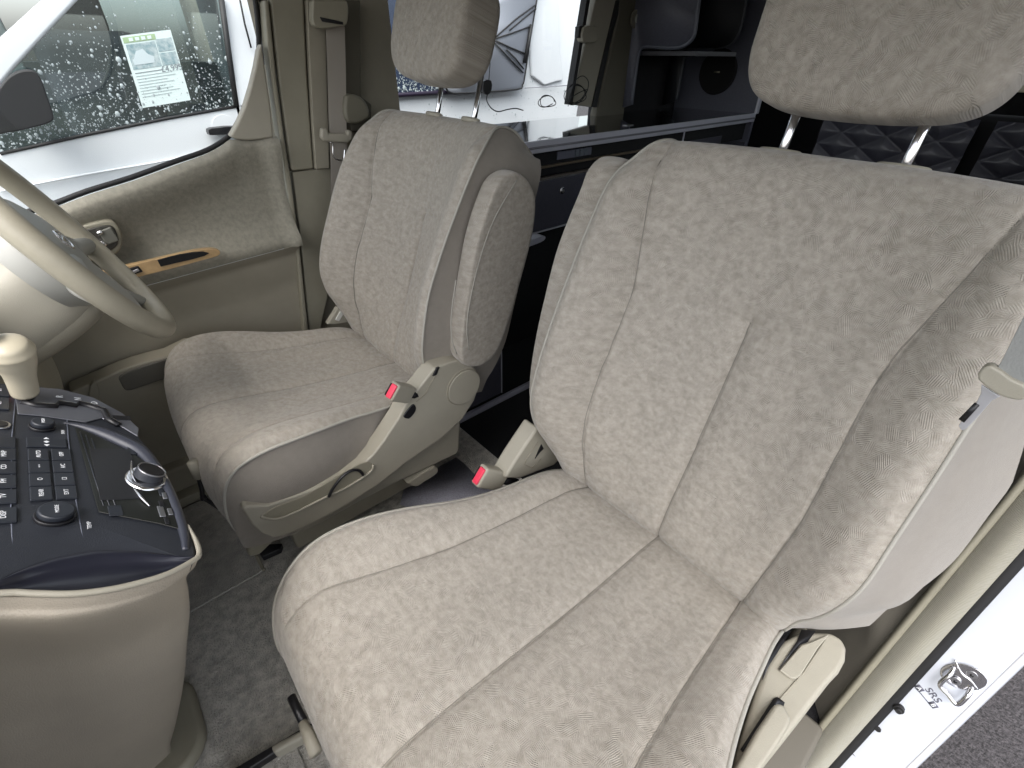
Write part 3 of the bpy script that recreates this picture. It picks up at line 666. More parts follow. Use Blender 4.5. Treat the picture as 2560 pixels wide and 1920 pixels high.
    # ---- cushion (profiles fwd, height, width)
    cs = [(-.03, -.012, .224), (.027, .024, .224), (.075, .039, .228), (.144, .052, .236), (.213, .069, .250), (.284, .090, .270), (.336, .103, .280), (.384, .109, .283), (.42, .104, .280), (.45, .088, .272), (.474, .058, .264), (.490, .01, .256), (.495, -.05, .250), (.488, -.11, .244), (.474, -.15, .240)]
    cc = [(-.03, -.012), (.027, .001), (.075, .006), (.144, .014), (.213, .024), (.284, .038), (.336, .050), (.39, .062), (.44, .068), (.475, .060), (.500, .035), (.511, .0), (.513, -.05), (.506, -.11), (.492, -.15)]
    ext = 1.0 + cush_ext
    cs = [(f_ * (1 + (ext - 1) * min(1, max(0, f_ / .3))), h_, w_ + (ext - 1) * .12 * min(1, max(0, (f_ - .2) / .2))) for f_, h_, w_ in cs]
    cc = [(f_ * (1 + (ext - 1) * .75 * min(1, max(0, f_ / .3))), h_) for f_, h_ in cc]
    S_ = smoothpoly(cs, 12); C_ = smoothpoly([(c[0], c[1], 0) for c in cc], 12); m0 = len(S_)
    ti = np.linspace(0, m0 - 1, NT)
    S_ = np.stack([np.interp(ti, np.arange(m0), S_[:, i]) for i in range(3)], 1)
    C_ = np.stack([np.interp(ti, np.arange(m0), C_[:, i]) for i in range(3)], 1)
    W_ = S_[:, 2:3]; U = s[None, :] * W_
    F_ = C_[:, :1] + (S_[:, :1] - C_[:, :1]) * a ** 3.2
    H_ = C_[:, 1:2] + (S_[:, 1:2] - C_[:, 1:2]) * (sstep((a - .40) / .55) * .5 + .5 * a ** 1.6)
    topm = sstep((H_ + .06) / .08)
    H_ = H_ + 0.003 * np.exp(-((a - .84) / .11) ** 2) * topm - 0.014 * np.clip((a - .92) / .08, 0, 1) ** 2 * topm
    arcC = np.r_[0, np.cumsum(np.hypot(np.diff(C_[:, 0]), np.diff(C_[:, 1])))]
    A_ = np.broadcast_to(arcC[:, None], U.shape)
    sd_ = [(.158, 0), (.163, .05), (.172, .2), (.184, .34), (.205, .45), (.225, .53), (.235, .64)]
    seams = [[(0, -.02), (0, .30), (0, .50), (.0, .58)], sd_, [(-x, v) for x, v in sd_]]
    dm = np.full(U.shape, 9.0)
    for sm in seams: dm = np.minimum(dm, polydist(U, A_, sm))
    H_ = H_ - 0.0045 * np.exp(-(dm / .0028) ** 2) * topm - 0.0055 * np.exp(-(dm / .018) ** 2) * topm
    for k in range(10):
        kx, ky, ph = rng.uniform(-24, 24), rng.uniform(-24, 24), rng.uniform(0, 6.3)
        H_ = H_ + 0.0008 * np.sin(kx * U + ky * A_ + ph) * topm
    X_ = o[0] - F_; Y_ = o[1] + U; Z_ = o[2] + H_
    G = np.stack([X_, Y_, Z_], -1)
    uvs = np.stack([U + o[1] * 3.1 + 1.3, A_ + 2.0], -1)
    cush = grid('cushion', G, FAB, root, uv=uvs, flip=True)
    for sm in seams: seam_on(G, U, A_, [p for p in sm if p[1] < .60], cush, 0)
    for sg_ in (-1, 1):
        j = -1 if sg_ > 0 else 0
        E = G[::4, j]
        E = E[:int(len(E))]
        rows = []
        for e in E:
            r = []
            ztarget = o[2] - .155
            for q in np.linspace(0, 1, 12):
                z = e[2] + (ztarget - e[2]) * q
                bul = .014 * math.sin(math.pi * min(1, q * 1.1)) * min(1, (e[2] - ztarget) / .15)
                xx = e[0] + (min(e[0], o[0] - .02) - e[0]) * q + 0 * q
                r.append((xx, e[1] - sg_ * 0.018 * q * q + sg_ * bul - sg_ * .003 * math.sin(min(3.14, q * 10)), z))
            rows.append(r)
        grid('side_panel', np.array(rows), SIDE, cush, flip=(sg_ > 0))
        tube('piping', [(e[0], e[1] + sg_ * .001, e[2]) for e in E], 0.0032, PIPE, cush, n=8)
    # ---- posts and sleeves
    for sg_ in (-1, 1):
        u = sg_ * .075
        el = disc('post_sleeve', T1(u, .622, pn + .008), tuple(vd), 0.016, 0.011, PLA, root, rx=.030, xd=(0, 1, 0), bevel=.004)
        tube('headrest_post', [T1(u, .58, pn), T1(u, .65, pn - .001), T1(u, .74, pn + .003)], 0.0062, CHROME, root, n=16)
    # ---- headrest
    hc = T1(0, hv, hn)
    def fn(x, y, z):
        zz_ = z
        y = y * (1 - .10 * np.clip(-zz_, 0, 1) ** 2) * (1 - .05 * np.clip(zz_, 0, 1) ** 2)
        z = z - .10 * (np.abs(y) ** 2) * np.clip(-zz_, 0, 1) * -1.2
        x = x * (1 - .25 * np.clip(-zz_, 0, 1) ** 2)
        return x, y, z
    hr_ = ellipsoid('headrest', hc, .056, hw, .092, FAB, root, p=6, ax=(tuple(nd), (0, 1, 0), tuple(vd)), nu=120, nv=70, fn=fn)
    for sg_ in (-1, 1):
        pts = []
        for q in np.linspace(-1.0, 1.35, 30):
            pz = math.sin(q) * .0915; cy = hw * .985 * (abs(math.cos(q)) ** .42)
            pz2 = pz
            k_ = (1 - .10 * max(0, -math.sin(q)) ** 2)
            pts.append(T1(sg_ * cy * k_, hv + pz2, hn + .018))
        tube('headrest_piping', pts, .0018, PIPE, hr_, n=6)
    return root, T1, o

seatP, TP, oP = make_seat('passenger', (0, 0, .369), .224, 1, 'near front seat in mottled beige velour, the larger one filling the foreground', cush_ext=.15, flare=.062)
seatD, TD, oD = make_seat('driver', (-.063, .831, .373), .317, -1, 'far front seat in mottled beige velour behind the steering wheel', pn=-.075, hn=-.004, hw=.140, hv=.770)

# ---- armrests folded up on the aisle sides
def armrest(parent, T1, sg_, polyvn, u0, u1):
    P = smoothpoly(polyvn, 6, True)
    n = len(P); cen = P.mean(0)
    G = []
    prof = []
    r = .015
    for q in np.linspace(0, math.pi, 15):
        prof.append((u0 + (u1 - u0) * (.5 - .5 * math.cos(q)) , math.sin(q) ** .33))
    rows = []
    for (u, k) in prof:
        row = []
        for p in P:
            d = cen - p; L = np.hypot(*d)
            pp = p + d / L * (r * (1 - k))
            row.append(T1(sg_ * u, pp[0], pp[1]))
        rows.append(row + [row[0]])
    caps = []
    for side_, base in ((0, rows[0]), (1, rows[-1])):
        c = np.array(base[:-1]).mean(0)
        caps.append([c + (np.array(b) - c) * q for q in () for b in base])
    c0 = np.array(rows[0][:-1]).mean(0); c1 = np.array(rows[-1][:-1]).mean(0)
    full = []
    for q in (0.0, .35, .7, .9): full.append([c0 + (np.array(b) - c0) * q for b in rows[0]])
    full += [[np.array(b) for b in r_] for r_ in rows]
    for q in (.9, .7, .35, 0.0): full.append([c1 + (np.array(b) - c1) * q for b in rows[-1]])
    G = np.array(full)
    uv = np.zeros(G.shape[:2] + (2,))
    uv[..., 0] = G[..., 0] * .9 + G[..., 1] * .5; uv[..., 1] = G[..., 2]
    ar = grid('armrest', G, FAB, parent, uv=uv, flip=(sg_ > 0))
    # stitched seam along the front edge
    us = u0 + (u1 - u0) * .80
    inner = [cen + (p - cen) * .88 for p in P]
    sel = [T1(sg_ * (u1 - .0005), p[0], p[1]) for p in inner if p[1] > cen[1] - .03 * (p[0] > cen[0])]
    return ar
armD = [(.49, .028), (.525, .012), (.543, -.02), (.535, -.060), (.50, -.095), (.42, -.112), (.28, -.110), (.16, -.094), (.126, -.068), (.115, -.03), (.130, .008), (.18, .026), (.28, .038), (.40, .042)]
armrest(seatD, TD, -1, armD, .268, .315)
tube('armrest_seam', [(0.1256, 0.5145, 0.8687), (0.0668, 0.5145, 0.8043), (0.0286, 0.5145, 0.7344), (-0.0012, 0.5145, 0.654), (-0.0156, 0.5145, 0.587), (-0.0135, 0.5145, 0.5287)], .0011, PIPE, seatD, n=6, smooth_n=5)
tube('armrest_seam', [(-0.0359, 0.5145, 0.7007), (-0.0536, 0.5145, 0.6263), (-0.0561, 0.5145, 0.5701), (-0.0462, 0.5145, 0.5321)], .0012, PIPE, seatD, n=6, smooth_n=5)
armP = [(.53, .020), (.565, .010), (.585, -.02), (.575, -.07), (.53, -.10), (.42, -.110), (.28, -.106), (.16, -.092), (.118, -.068), (.09, -.02), (.10, .020), (.16, .044), (.28, .056), (.42, .050)]
armrest(seatP, TP, 1, armP, .268, .325)

# ---- far seat: aisle side plastic cover, recliner disc, base, pocket, buckle
YC = 0.535
cov = [(-0.0503, 0.535, 0.5021), (-0.0251, 0.535, 0.4971), (0.0013, 0.535, 0.4775), (0.0214, 0.535, 0.4487), (0.0265, 0.535, 0.4243), (0.0252, 0.535, 0.3949), (0.01, 0.535, 0.3626), (-0.0297, 0.535, 0.3231), (-0.0933, 0.535, 0.2975), (-0.1971, 0.535, 0.2796), (-0.2769, 0.535, 0.2571), (-0.3488, 0.535, 0.249), (-0.4147, 0.535, 0.2481), (-0.4635, 0.535, 0.252), (-0.4886, 0.535, 0.2593), (-0.5061, 0.535, 0.2681), (-0.5197, 0.535, 0.2937), (-0.5281, 0.535, 0.3287), (-0.5314, 0.535, 0.3751), (-0.523, 0.535, 0.3776), (-0.4904, 0.535, 0.3548), (-0.4227, 0.535, 0.3417), (-0.3472, 0.535, 0.3362), (-0.2982, 0.535, 0.3386), (-0.2671, 0.535, 0.3526), (-0.2378, 0.535, 0.3764), (-0.1961, 0.535, 0.4165), (-0.1741, 0.535, 0.4443), (-0.1215, 0.535, 0.4824), (-0.0931, 0.535, 0.504)]
cv = prism('side_cover', cov, (0, 0.045, 0), PLA, seatD, bevel=0.012, seg=4)
dc = [(-0.0201, 0.533, 0.4193)][0]
disc('recliner_disc', dc, (0, -1, 0), 0.046, 0.0035, PLA, cv, n=48, bevel=.0015)
tube('disc_groove', [(dc[0] + .0475 * math.cos(q), 0.5345, dc[2] + .0475 * math.sin(q)) for q in np.linspace(0, 2 * math.pi, 48, endpoint=False)], 0.0012, PLAG, cv, closed=True)
prism('storage_pocket', [(-0.5089, 0.534, 0.3377), (-0.5068, 0.534, 0.331), (-0.4987, 0.534, 0.3235), (-0.491, 0.534, 0.3163), (-0.4808, 0.534, 0.3103), (-0.4675, 0.534, 0.3071), (-0.4502, 0.534, 0.3055), (-0.4267, 0.534, 0.3048), (-0.4003, 0.534, 0.3042), (-0.3739, 0.534, 0.3022), (-0.3479, 0.534, 0.3007), (-0.3232, 0.534, 0.3022), (-0.3022, 0.534, 0.3051), (-0.2883, 0.534, 0.3083), (-0.2796, 0.534, 0.3125), (-0.2751, 0.534, 0.3184), (-0.2744, 0.534, 0.3252), (-0.2769, 0.534, 0.3325), (-0.2825, 0.534, 0.339), (-0.2899, 0.534, 0.3432), (-0.302, 0.534, 0.3455), (-0.3212, 0.534, 0.3454), (-0.3479, 0.534, 0.3435), (-0.3869, 0.534, 0.3388), (-0.4263, 0.534, 0.3356), (-0.4558, 0.534, 0.3403), (-0.4792, 0.534, 0.3448), (-0.4979, 0.534, 0.3426)], (0, 0.004, 0), PLAD, cv, bevel=0.002)
tube('pocket_rim', [(-0.509, 0.533, 0.3386), (-0.4988, 0.533, 0.3245), (-0.4809, 0.533, 0.3113), (-0.4503, 0.533, 0.3065), (-0.4005, 0.533, 0.3052), (-0.3481, 0.533, 0.3017), (-0.3025, 0.533, 0.3061), (-0.2799, 0.533, 0.3135), (-0.2748, 0.533, 0.3262)], 0.0028, PLA, cv, smooth_n=3)
tube('cable', [(-0.3832, 0.528, 0.3066), (-0.371, 0.528, 0.3222), (-0.3518, 0.528, 0.3378), (-0.3343, 0.528, 0.345), (-0.3192, 0.528, 0.3433), (-0.3076, 0.528, 0.332), (-0.303, 0.528, 0.3167)], 0.0032, BLACK, cv, smooth_n=4)
prism('cover_slot', [(-0.1021, 0.532, 0.4871), (-0.09, 0.532, 0.5031), (-0.0815, 0.532, 0.5027), (-0.0917, 0.532, 0.4857)], (0, 0.006, 0), BLACK, cv, bevel=0.001)
prism('hook_slot', [(-0.1846, 0.532, 0.4179), (-0.178, 0.532, 0.4247), (-0.1679, 0.532, 0.4323), (-0.1598, 0.532, 0.4366), (-0.1558, 0.532, 0.4355), (-0.1538, 0.532, 0.4311), (-0.1529, 0.532, 0.4264), (-0.153, 0.532, 0.4226), (-0.1542, 0.532, 0.4185), (-0.1565, 0.532, 0.4147), (-0.1605, 0.532, 0.4107), (-0.1657, 0.532, 0.407), (-0.1702, 0.532, 0.4046), (-0.1733, 0.532, 0.404), (-0.1758, 0.532, 0.4047), (-0.1781, 0.532, 0.4065), (-0.1816, 0.532, 0.4094), (-0.1849, 0.532, 0.4133)], (0, 0.006, 0), BLACK, cv, bevel=0.001)
tube('cover_seam', [(-0.1504, 0.5335, 0.4389), (-0.1243, 0.5335, 0.4485), (-0.1106, 0.5335, 0.4674), (-0.0869, 0.5335, 0.4915)], 0.0008, PLAG, cv)
base = [(-0.008, 0.565, 0.3181), (-0.021, 0.565, 0.2009), (-0.029, 0.565, 0.1822), (-0.1505, 0.565, 0.1918), (-0.2245, 0.565, 0.1983), (-0.3143, 0.565, 0.2018), (-0.4117, 0.565, 0.1995), (-0.4803, 0.565, 0.2097), (-0.4349, 0.565, 0.2522), (-0.265, 0.565, 0.2459), (-0.1268, 0.565, 0.2914)]
bs = prism('seat_base', base, (0, 0.50, 0), PLA, seatD, bevel=0.012, seg=3)
box('seat_frame', (-.46, .68, .03), (-.08, 1.0, .25), PLAG, seatD, bevel=.01)
prism('rail_cover', [(-0.1937, 0.56, 0.1893), (-0.1876, 0.56, 0.1801), (-0.1787, 0.56, 0.1673), (-0.1698, 0.56, 0.1578), (-0.1623, 0.56, 0.1551), (-0.1549, 0.56, 0.1559), (-0.1457, 0.56, 0.1573), (-0.1324, 0.56, 0.1577), (-0.1172, 0.56, 0.1587), (-0.1056, 0.56, 0.1611), (-0.1002, 0.56, 0.1657), (-0.0986, 0.56, 0.1716), (-0.0989, 0.56, 0.1774), (-0.1017, 0.56, 0.1834), (-0.1064, 0.56, 0.1893), (-0.1098, 0.56, 0.1933)], (0, 0.03, 0), PLA, seatD, bevel=.006, seg=3)
prism('front_foot', [(-0.5353, 0.62, 0.2816), (-0.5243, 0.62, 0.2268), (-0.4979, 0.62, 0.1692), (-0.5387, 0.62, 0.148), (-0.5589, 0.62, 0.1598), (-0.5466, 0.62, 0.2121)], (0, 0.03, 0), PLAD, seatD, bevel=.008)
prism('rail_end', [(-0.5385, 0.782, 0.02), (-0.4825, 0.7401, 0.02), (-0.4925, 0.7262, 0.02), (-0.5353, 0.732, 0.02)], (0, 0, -.018), BLACK, seatD, bevel=.002)
# height/slide bar in front of the far seat
hb = tube('slide_bar', [(-0.5723, 0.68, 0.3738), (-0.5776, 0.68, 0.3405), (-0.5816, 0.68, 0.3218), (-0.5732, 0.68, 0.2972), (-0.5629, 0.68, 0.269), (-0.5499, 0.68, 0.2523), (-0.539, 0.68, 0.2504)], 0.0045, BLACK, seatD, n=8, smooth_n=4)
tube('slide_grip', [(-0.5704, 0.68, 0.4147), (-0.5704, 0.68, 0.3983), (-0.572, 0.68, 0.3747)], [.0095, .0105, .010], PLA, seatD, n=12)
tube('slide_hook', [(-0.5759, 0.68, 0.3212), (-0.5823, 0.68, 0.3199), (-0.5868, 0.68, 0.3196)], .005, BLACK, seatD)
# far seat buckle
def buckle(name, P, up_, wv, L, label, W=.028, D=.016):
    """P = centre of the top face; up_ points out of the slot; wv across"""
    P, up_, wv = Vector(P), Vector(up_).normalized(), Vector(wv)
    wv = (wv - up_ * wv.dot(up_)).normalized(); dv = up_.cross(wv)
    t = thing(name, tuple(P - up_ * L), label, 'seatbelt buckle', 'seatbelt buckles')
    body = obox('buckle_body', P - up_ * L / 2, wv * W, dv * D, up_ * L / 2, PLA, t, bevel=.006, seg=3)
    red = obox('release_button', P + up_ * .001 - dv * D * .15, wv * W * .78, dv * D * .55, up_ * .003, RED, t, bevel=.002)
    obox('tongue_slot', P + up_ * .0006 + dv * D * .62, wv * W * .7, dv * D * .12, up_ * .0012, BLACK, t, bevel=0)
    tube('stalk', [tuple(P - up_ * L), tuple(P - up_ * (L + .05))], .009, BLACK, t)
    return t
buckle('seatbelt_buckle', [(-0.2116, 0.515, 0.5084)][0], (-.72, -.30, .62), (.52, 0, .60), .068, 'beige belt buckle with red button beside the far seat cushion', W=.020, D=.0125)
buckle('seatbelt_buckle', [(-0.1682, 0.285, 0.4161)][0], (-.70, .05, .60), (.58, 0, .62), .070, 'beige belt buckle with red button at the aisle side of the near seat', W=.022, D=.0125)
# door side bracket of the far seat
prism('outer_bracket', [(-0.1269, 1.08, 0.4036), (-0.0833, 1.08, 0.448), (-0.0462, 1.08, 0.4094), (-0.0632, 1.08, 0.3902), (-0.1011, 1.08, 0.3948)], (0, .02, 0), PLA, seatD, bevel=.004)
prism('bracket_window', [(-0.1008, 1.078, 0.4118), (-0.0775, 1.078, 0.4377), (-0.0674, 1.078, 0.4251), (-0.0901, 1.078, 0.4028)], (0, .02, 0), mat('pale_plate', (.6, .6, .56), .4), seatD, bevel=.002)

# ---- near seat: aisle bracket and door-side hardware
pb = prism('aisle_cover', [(-0.1229, 0.262, 0.3936), (-0.0942, 0.262, 0.4259), (-0.0655, 0.262, 0.4527), (-0.0377, 0.262, 0.4781), (-0.0042, 0.262, 0.4253), (0.0366, 0.262, 0.3429), (0.0184, 0.262, 0.3364), (-0.0367, 0.262, 0.3524), (-0.0823, 0.262, 0.3645)], (0, 0.04, 0), PLA, seatP, bevel=0.006, seg=3)
prism('cover_slot', [(-0.0263, 0.2605, 0.4274), (-0.0185, 0.2605, 0.4106), (-0.0296, 0.2605, 0.4063), (-0.0426, 0.2605, 0.3966), (-0.0345, 0.2605, 0.4138)], (0, .004, 0), BLACK, pb, bevel=.0006)
tube('cover_seam', [(-0.0364, 0.2612, 0.4393), (-0.0679, 0.2612, 0.4098), (-0.0708, 0.2612, 0.3984), (-0.05, 0.2612, 0.3758), (-0.0254, 0.2612, 0.3851)], .0008, PLAG, pb)
ph_top = [(0.0029, -0.2337, 0.36), (0.036, -0.2451, 0.36), (0.0683, -0.2747, 0.36), (0.0716, -0.2902, 0.36), (0.0608, -0.2992, 0.36), (0.0415, -0.3046, 0.36), (0.0169, -0.3046, 0.36), (-0.0054, -0.3009, 0.36), (-0.0472, -0.2967, 0.36), (-0.0891, -0.2928, 0.36), (-0.1247, -0.2891, 0.36), (-0.1764, -0.2835, 0.36), (-0.2149, -0.28, 0.36), (-0.2362, -0.2614, 0.36), (-0.2014, -0.2591, 0.36), (-0.1426, -0.2469, 0.36), (-0.098, -0.2383, 0.36), (-0.0574, -0.2316, 0.36), (-0.0175, -0.2297, 0.36)]
pc_ = prism('door_side_cover', ph_top, (0.02, 0, -0.12), PLA, seatP, bevel=0.010, seg=4)
prism('adjust_lever', [(-0.1059, -0.2608, 0.385), (-0.0993, -0.2689, 0.385), (-0.1062, -0.2773, 0.385), (-0.1083, -0.2805, 0.385), (-0.1115, -0.282, 0.385), (-0.1153, -0.2832, 0.385), (-0.1214, -0.2837, 0.385), (-0.1319, -0.2837, 0.385), (-0.1454, -0.2833, 0.385), (-0.1611, -0.2825, 0.385), (-0.1785, -0.2813, 0.385), (-0.1978, -0.2804, 0.385), (-0.216, -0.2778, 0.385), (-0.2337, -0.27, 0.385), (-0.2418, -0.2623, 0.385), (-0.228, -0.2601, 0.385), (-0.1996, -0.2598, 0.385), (-0.1517, -0.2591, 0.385)], (0.005, 0, -0.03), PLA, seatP, bevel=0.006, seg=3)
prism('lever_gap', [(-0.0892, -0.2576, 0.3625), (-0.0832, -0.2603, 0.3625), (-0.0827, -0.2697, 0.3625), (-0.09, -0.2707, 0.3625), (-0.0915, -0.2645, 0.3625), (-0.1769, -0.2602, 0.3625), (-0.1767, -0.2559, 0.3625)], (0, 0, -0.003), BLACK, seatP, bevel=0)
prism('cover_slot', [(0.036, -0.2436, 0.3625), (0.0506, -0.2587, 0.3625), (0.0247, -0.2573, 0.3625), (0.013, -0.2518, 0.3625), (-0.0175, -0.249, 0.3625), (-0.0471, -0.2455, 0.3625), (0.0154, -0.2462, 0.3625)], (0, 0, -0.003), BLACK, seatP, bevel=0)
prism('latch_tab', [(0.01, -0.2529, 0.366), (0.0225, -0.2592, 0.366), (0.0592, -0.274, 0.366), (0.0234, -0.2706, 0.366), (-0.0338, -0.2694, 0.366), (-0.0431, -0.2668, 0.366), (-0.0471, -0.2619, 0.366), (-0.0484, -0.2471, 0.366)], (0, 0, -0.005), PLA, seatP, bevel=0.0015)
prism('cushion_gap', [(0.003, -0.2289, 0.362), (0.0002, -0.2342, 0.362), (-0.0489, -0.2345, 0.362), (-0.0778, -0.2371, 0.362), (-0.0587, -0.2316, 0.362), (-0.0257, -0.2269, 0.362)], (0, 0, -0.003), BLACK, seatP, bevel=0)
tube('cover_seam', [(0.047, -0.2729, 0.3615), (-0.0228, -0.2709, 0.3615), (-0.1017, -0.2614, 0.3615), (-0.1612, -0.2568, 0.3615)], 0.0008, PLAG, seatP)
box('seat_frame', (-.42, -.20, .05), (.02, .21, .22), BLACKM, seatP, bevel=.01)
prism('seat_rail', [(-0.73, 0.3131, 0.03), (-0.6547, 0.3011, 0.03), (-0.5994, 0.2918, 0.03), (-0.5681, 0.2853, 0.03), (-0.5408, 0.2748, 0.03), (-0.5407, 0.2571, 0.03), (-0.6022, 0.2766, 0.03), (-0.6526, 0.2864, 0.03), (-0.6964, 0.2914, 0.03), (-0.7096, 0.2917, 0.03)], (0, 0, -.025), BLACK, seatP, bevel=.003)
prism('rail_shroud', [(-0.6537, 0.2992, 0.036), (-0.6107, 0.2897, 0.036), (-0.5692, 0.2791, 0.036), (-0.5664, 0.2638, 0.036), (-0.5958, 0.2701, 0.036), (-0.6295, 0.2782, 0.036), (-0.6534, 0.2831, 0.036)], (0, 0, -.03), PLA, seatP, bevel=.005)
box('seat_base', (-.40, -.26, .08), (.10, -.235, .30), PLAG, seatP, bevel=.01)
tube('slide_bar', [(-0.5817, 0.2055, 0.3), (-0.5813, 0.1848, 0.3), (-0.5803, 0.1636, 0.3)], .006, BLACK, seatP)
tube('slide_grip', [(-0.5817, 0.1629, 0.3), (-0.5812, 0.1412, 0.3), (-0.5819, 0.1148, 0.3)], [.006, .0085, .0085], PLA, seatP, n=12)

# ---- near seatbelt
nb = thing('seatbelt', (.35, -.27, .7), 'grey beige seatbelt at the near seat shoulder with a flat steel tongue', 'seatbelt', 'front seatbelts')
prism('webbing', [(-0.07, -0.2474, 0.8793), (-0.07, -0.2471, 0.8863), (-0.07, -0.2426, 0.9225), (-0.07, -0.2384, 0.9648), (-0.07, -0.2626, 0.939), (-0.07, -0.2695, 0.8886), (-0.07, -0.2656, 0.8725)], (.002, 0, 0), mat('grey_webbing', (.25, .255, .245), .6, bump=(600, .0005)), nb, bevel=.0004)
prism('tongue_holder', [(-0.075, -0.2399, 0.8777), (-0.075, -0.2407, 0.8812), (-0.075, -0.2436, 0.8831), (-0.075, -0.2503, 0.8809), (-0.075, -0.2579, 0.8778), (-0.075, -0.2644, 0.8766), (-0.075, -0.2692, 0.8749), (-0.075, -0.2707, 0.8707), (-0.075, -0.27, 0.8663), (-0.075, -0.2674, 0.8643), (-0.075, -0.2636, 0.8634), (-0.075, -0.2599, 0.863), (-0.075, -0.2554, 0.8637), (-0.075, -0.2483, 0.8661), (-0.075, -0.2419, 0.8695), (-0.075, -0.2398, 0.8736)], (.010, 0, 0), PLA, nb, bevel=.003, seg=3)
tg = prism('tongue', [(-0.07, -0.2453, 0.8645), (-0.07, -0.2585, 0.8604), (-0.07, -0.2561, 0.8552), (-0.07, -0.255, 0.8362), (-0.07, -0.2536, 0.8253), (-0.07, -0.2523, 0.8223), (-0.07, -0.2488, 0.8248), (-0.07, -0.2485, 0.8279), (-0.07, -0.2492, 0.8489), (-0.07, -0.2483, 0.8574)], (.0020, 0, 0), mat('satin_steel', (.62, .62, .65), .3, .55), nb, bevel=.0006)
prism('tongue_window', [(-0.0708, -0.2483, 0.8496), (-0.0708, -0.2518, 0.8484), (-0.0708, -0.2503, 0.83), (-0.0708, -0.2461, 0.8311)], (.0004, 0, 0), BLACK, nb, bevel=0)

# ================================================================ steering wheel
swt = thing('steering_wheel', (-.58, .83, .815), 'beige leather steering wheel seen almost edge on in front of the far seat', 'steering wheel')
tl = R(25)
wc = Vector((-.59, .83, .817)); wn = Vector((math.cos(tl), 0, math.sin(tl))); wu = Vector((-math.sin(tl), 0, math.cos(tl))); wy = Vector((0, 1, 0))
rimp = [wc + (wy * math.cos(q) + wu * math.sin(q)) * .188 for q in np.linspace(0, 2 * math.pi, 96, endpoint=False)]
tube('rim', rimp, .0180, WHEEL, swt, n=20, closed=True)
hubG = []
for rr_, hh_ in ((0.0, .014), (.03, .014), (.06, .011), (.085, .003), (.100, -.010), (.104, -.025), (.095, -.05)):
    hubG.append([tuple(wc + wy * rr_ * math.cos(q) * 1.12 + wu * rr_ * math.sin(q) * .95 + wn * (hh_ - .012)) for q in np.linspace(0, 2 * math.pi, 49)])
hub = grid('hub', np.array(hubG), HUB, swt, flip=True)
ellipsoid('lower_pad', wc - wu * .085 - wn * .022, .020, .078, .085, HUB, swt, p=2.6, ax=(tuple(wn), tuple(wy), tuple(wu)))
for q in (R(200), R(-20), R(250), R(-70)):
    d = wy * math.cos(q) + wu * math.sin(q); e = wn.cross(d)
    P0 = wc + d * .06 - wn * .022; P1 = wc + d * .19
    k_ = .026 if abs(math.sin(q)) < .6 else .015
    tube('spoke', [P0, P0.lerp(P1, .5) - wn * .006, P1], [k_, k_ * .7, k_ * .55], HUB, swt, n=14)
be = tube('badge', [wc + wn * .002 + wy * .020 * math.cos(q) + wu * .016 * math.sin(q) for q in np.linspace(0, 2 * math.pi, 40, endpoint=False)], .0022, CHROME, swt, closed=True)
obox('badge_bar', wc + wn * .002, wy * .024, wu * .0035, wn * .0015, CHROME, swt, bevel=.001)
# column shroud
colm = thing('steering_column', (-.75, .83, .75), 'beige steering column shroud behind and below the wheel', 'steering column')
ellipsoid('upper_shroud', wc - wn * .13 - wu * .035, .125, .085, .072, mat('column_plastic', (.38, .36, .30), .45, bump=(900, .0003)), colm, p=3, ax=(tuple(wn), tuple(wy), tuple(wu)))
ellipsoid('lower_shroud', wc - wn * .12 - wu * .075, .115, .075, .045, PLA, colm, p=2.6, ax=(tuple(wn), tuple(wy), tuple(wu)))
tube('stalk', [wc - wn * .06 + wy * .06 - wu * .03, wc - wn * .06 + wy * .17 - wu * .05], [.008, .011], PLAD, colm)
# knee panel
ellipsoid('knee_panel', (-.80, .86, .60), .10, .26, .13, PLAD, colm, p=3)

# ================================================================ centre console
cst = thing('centre_console', (-.75, .40, 0), 'centre console with navy control panel, silver shift gate and tall beige side', 'centre console')
p0 = Vector((-.590, .22, .623)) - Vector((.536, 0, .844)) * .015; av = Vector((-.844, 0, .536)); nv = Vector((.536, 0, .844)); bv = Vector((0, 1, 0))
def K(a, b, h=0.0): return p0 + av * a + bv * b + nv * h
# beige pedestal: lofted rings from the panel down to the floor
def ring(x0, x1, y0, y1, z0, z1, r, n=8):
    pts = []
    for (cx, cy, a0) in ((x1 - r, y0 + r, -90), (x1 - r, y1 - r, 0), (x0 + r, y1 - r, 90), (x0 + r, y0 + r, 180)):
        for k in range(n):
            q = R(a0 + 90 * k / (n - 1)); X_ = cx + r * math.cos(q); Y_ = cy + r * math.sin(q)
            f_ = (X_ - x0) / (x1 - x0)
            pts.append((X_, Y_, z1 + (z0 - z1) * f_))
    return pts + [pts[0]]
def L0(a, b, h=0.0): return tuple(K(a, b, .0145 + h))
g1 = [(.108, -.019), (.09, -.022), (.07, -.022), (.045, -.018), (.027, -.012), (.008, -.001), (-.001, .008), (-.004, .03)]
g2 = [(0, .154), (.002, .2), (.008, .24), (.02, .285), (.04, .335), (.065, .370), (.087, .388), (.12, .40)]
g3 = [(.56 + .005 * k, .40 - .002 * k) for k in range(8)]
g4 = [(.60, .0), (.50, .0), (.40, -.001), (.30, -.002), (.22, -.003), (.18, -.004), (.147, -.006), (.128, -.012)]
gg_ = g1 + g2 + g3 + g4; gg_ = gg_ + gg_[:1]
def low(x1, y0, y1, z0, z1):
    top = rings[0]; sy = (y1 - y0) / .41; yc = (y0 + y1) / 2
    return [(x + (x1 + .590), yc + (y - .415) * sy, z0 + (z1 - z0) * min(1, (-.590 - x) / .51)) for x, y, z in top]
drv = lambda k: -.022 if 8 <= k % 32 < 24 else -.003
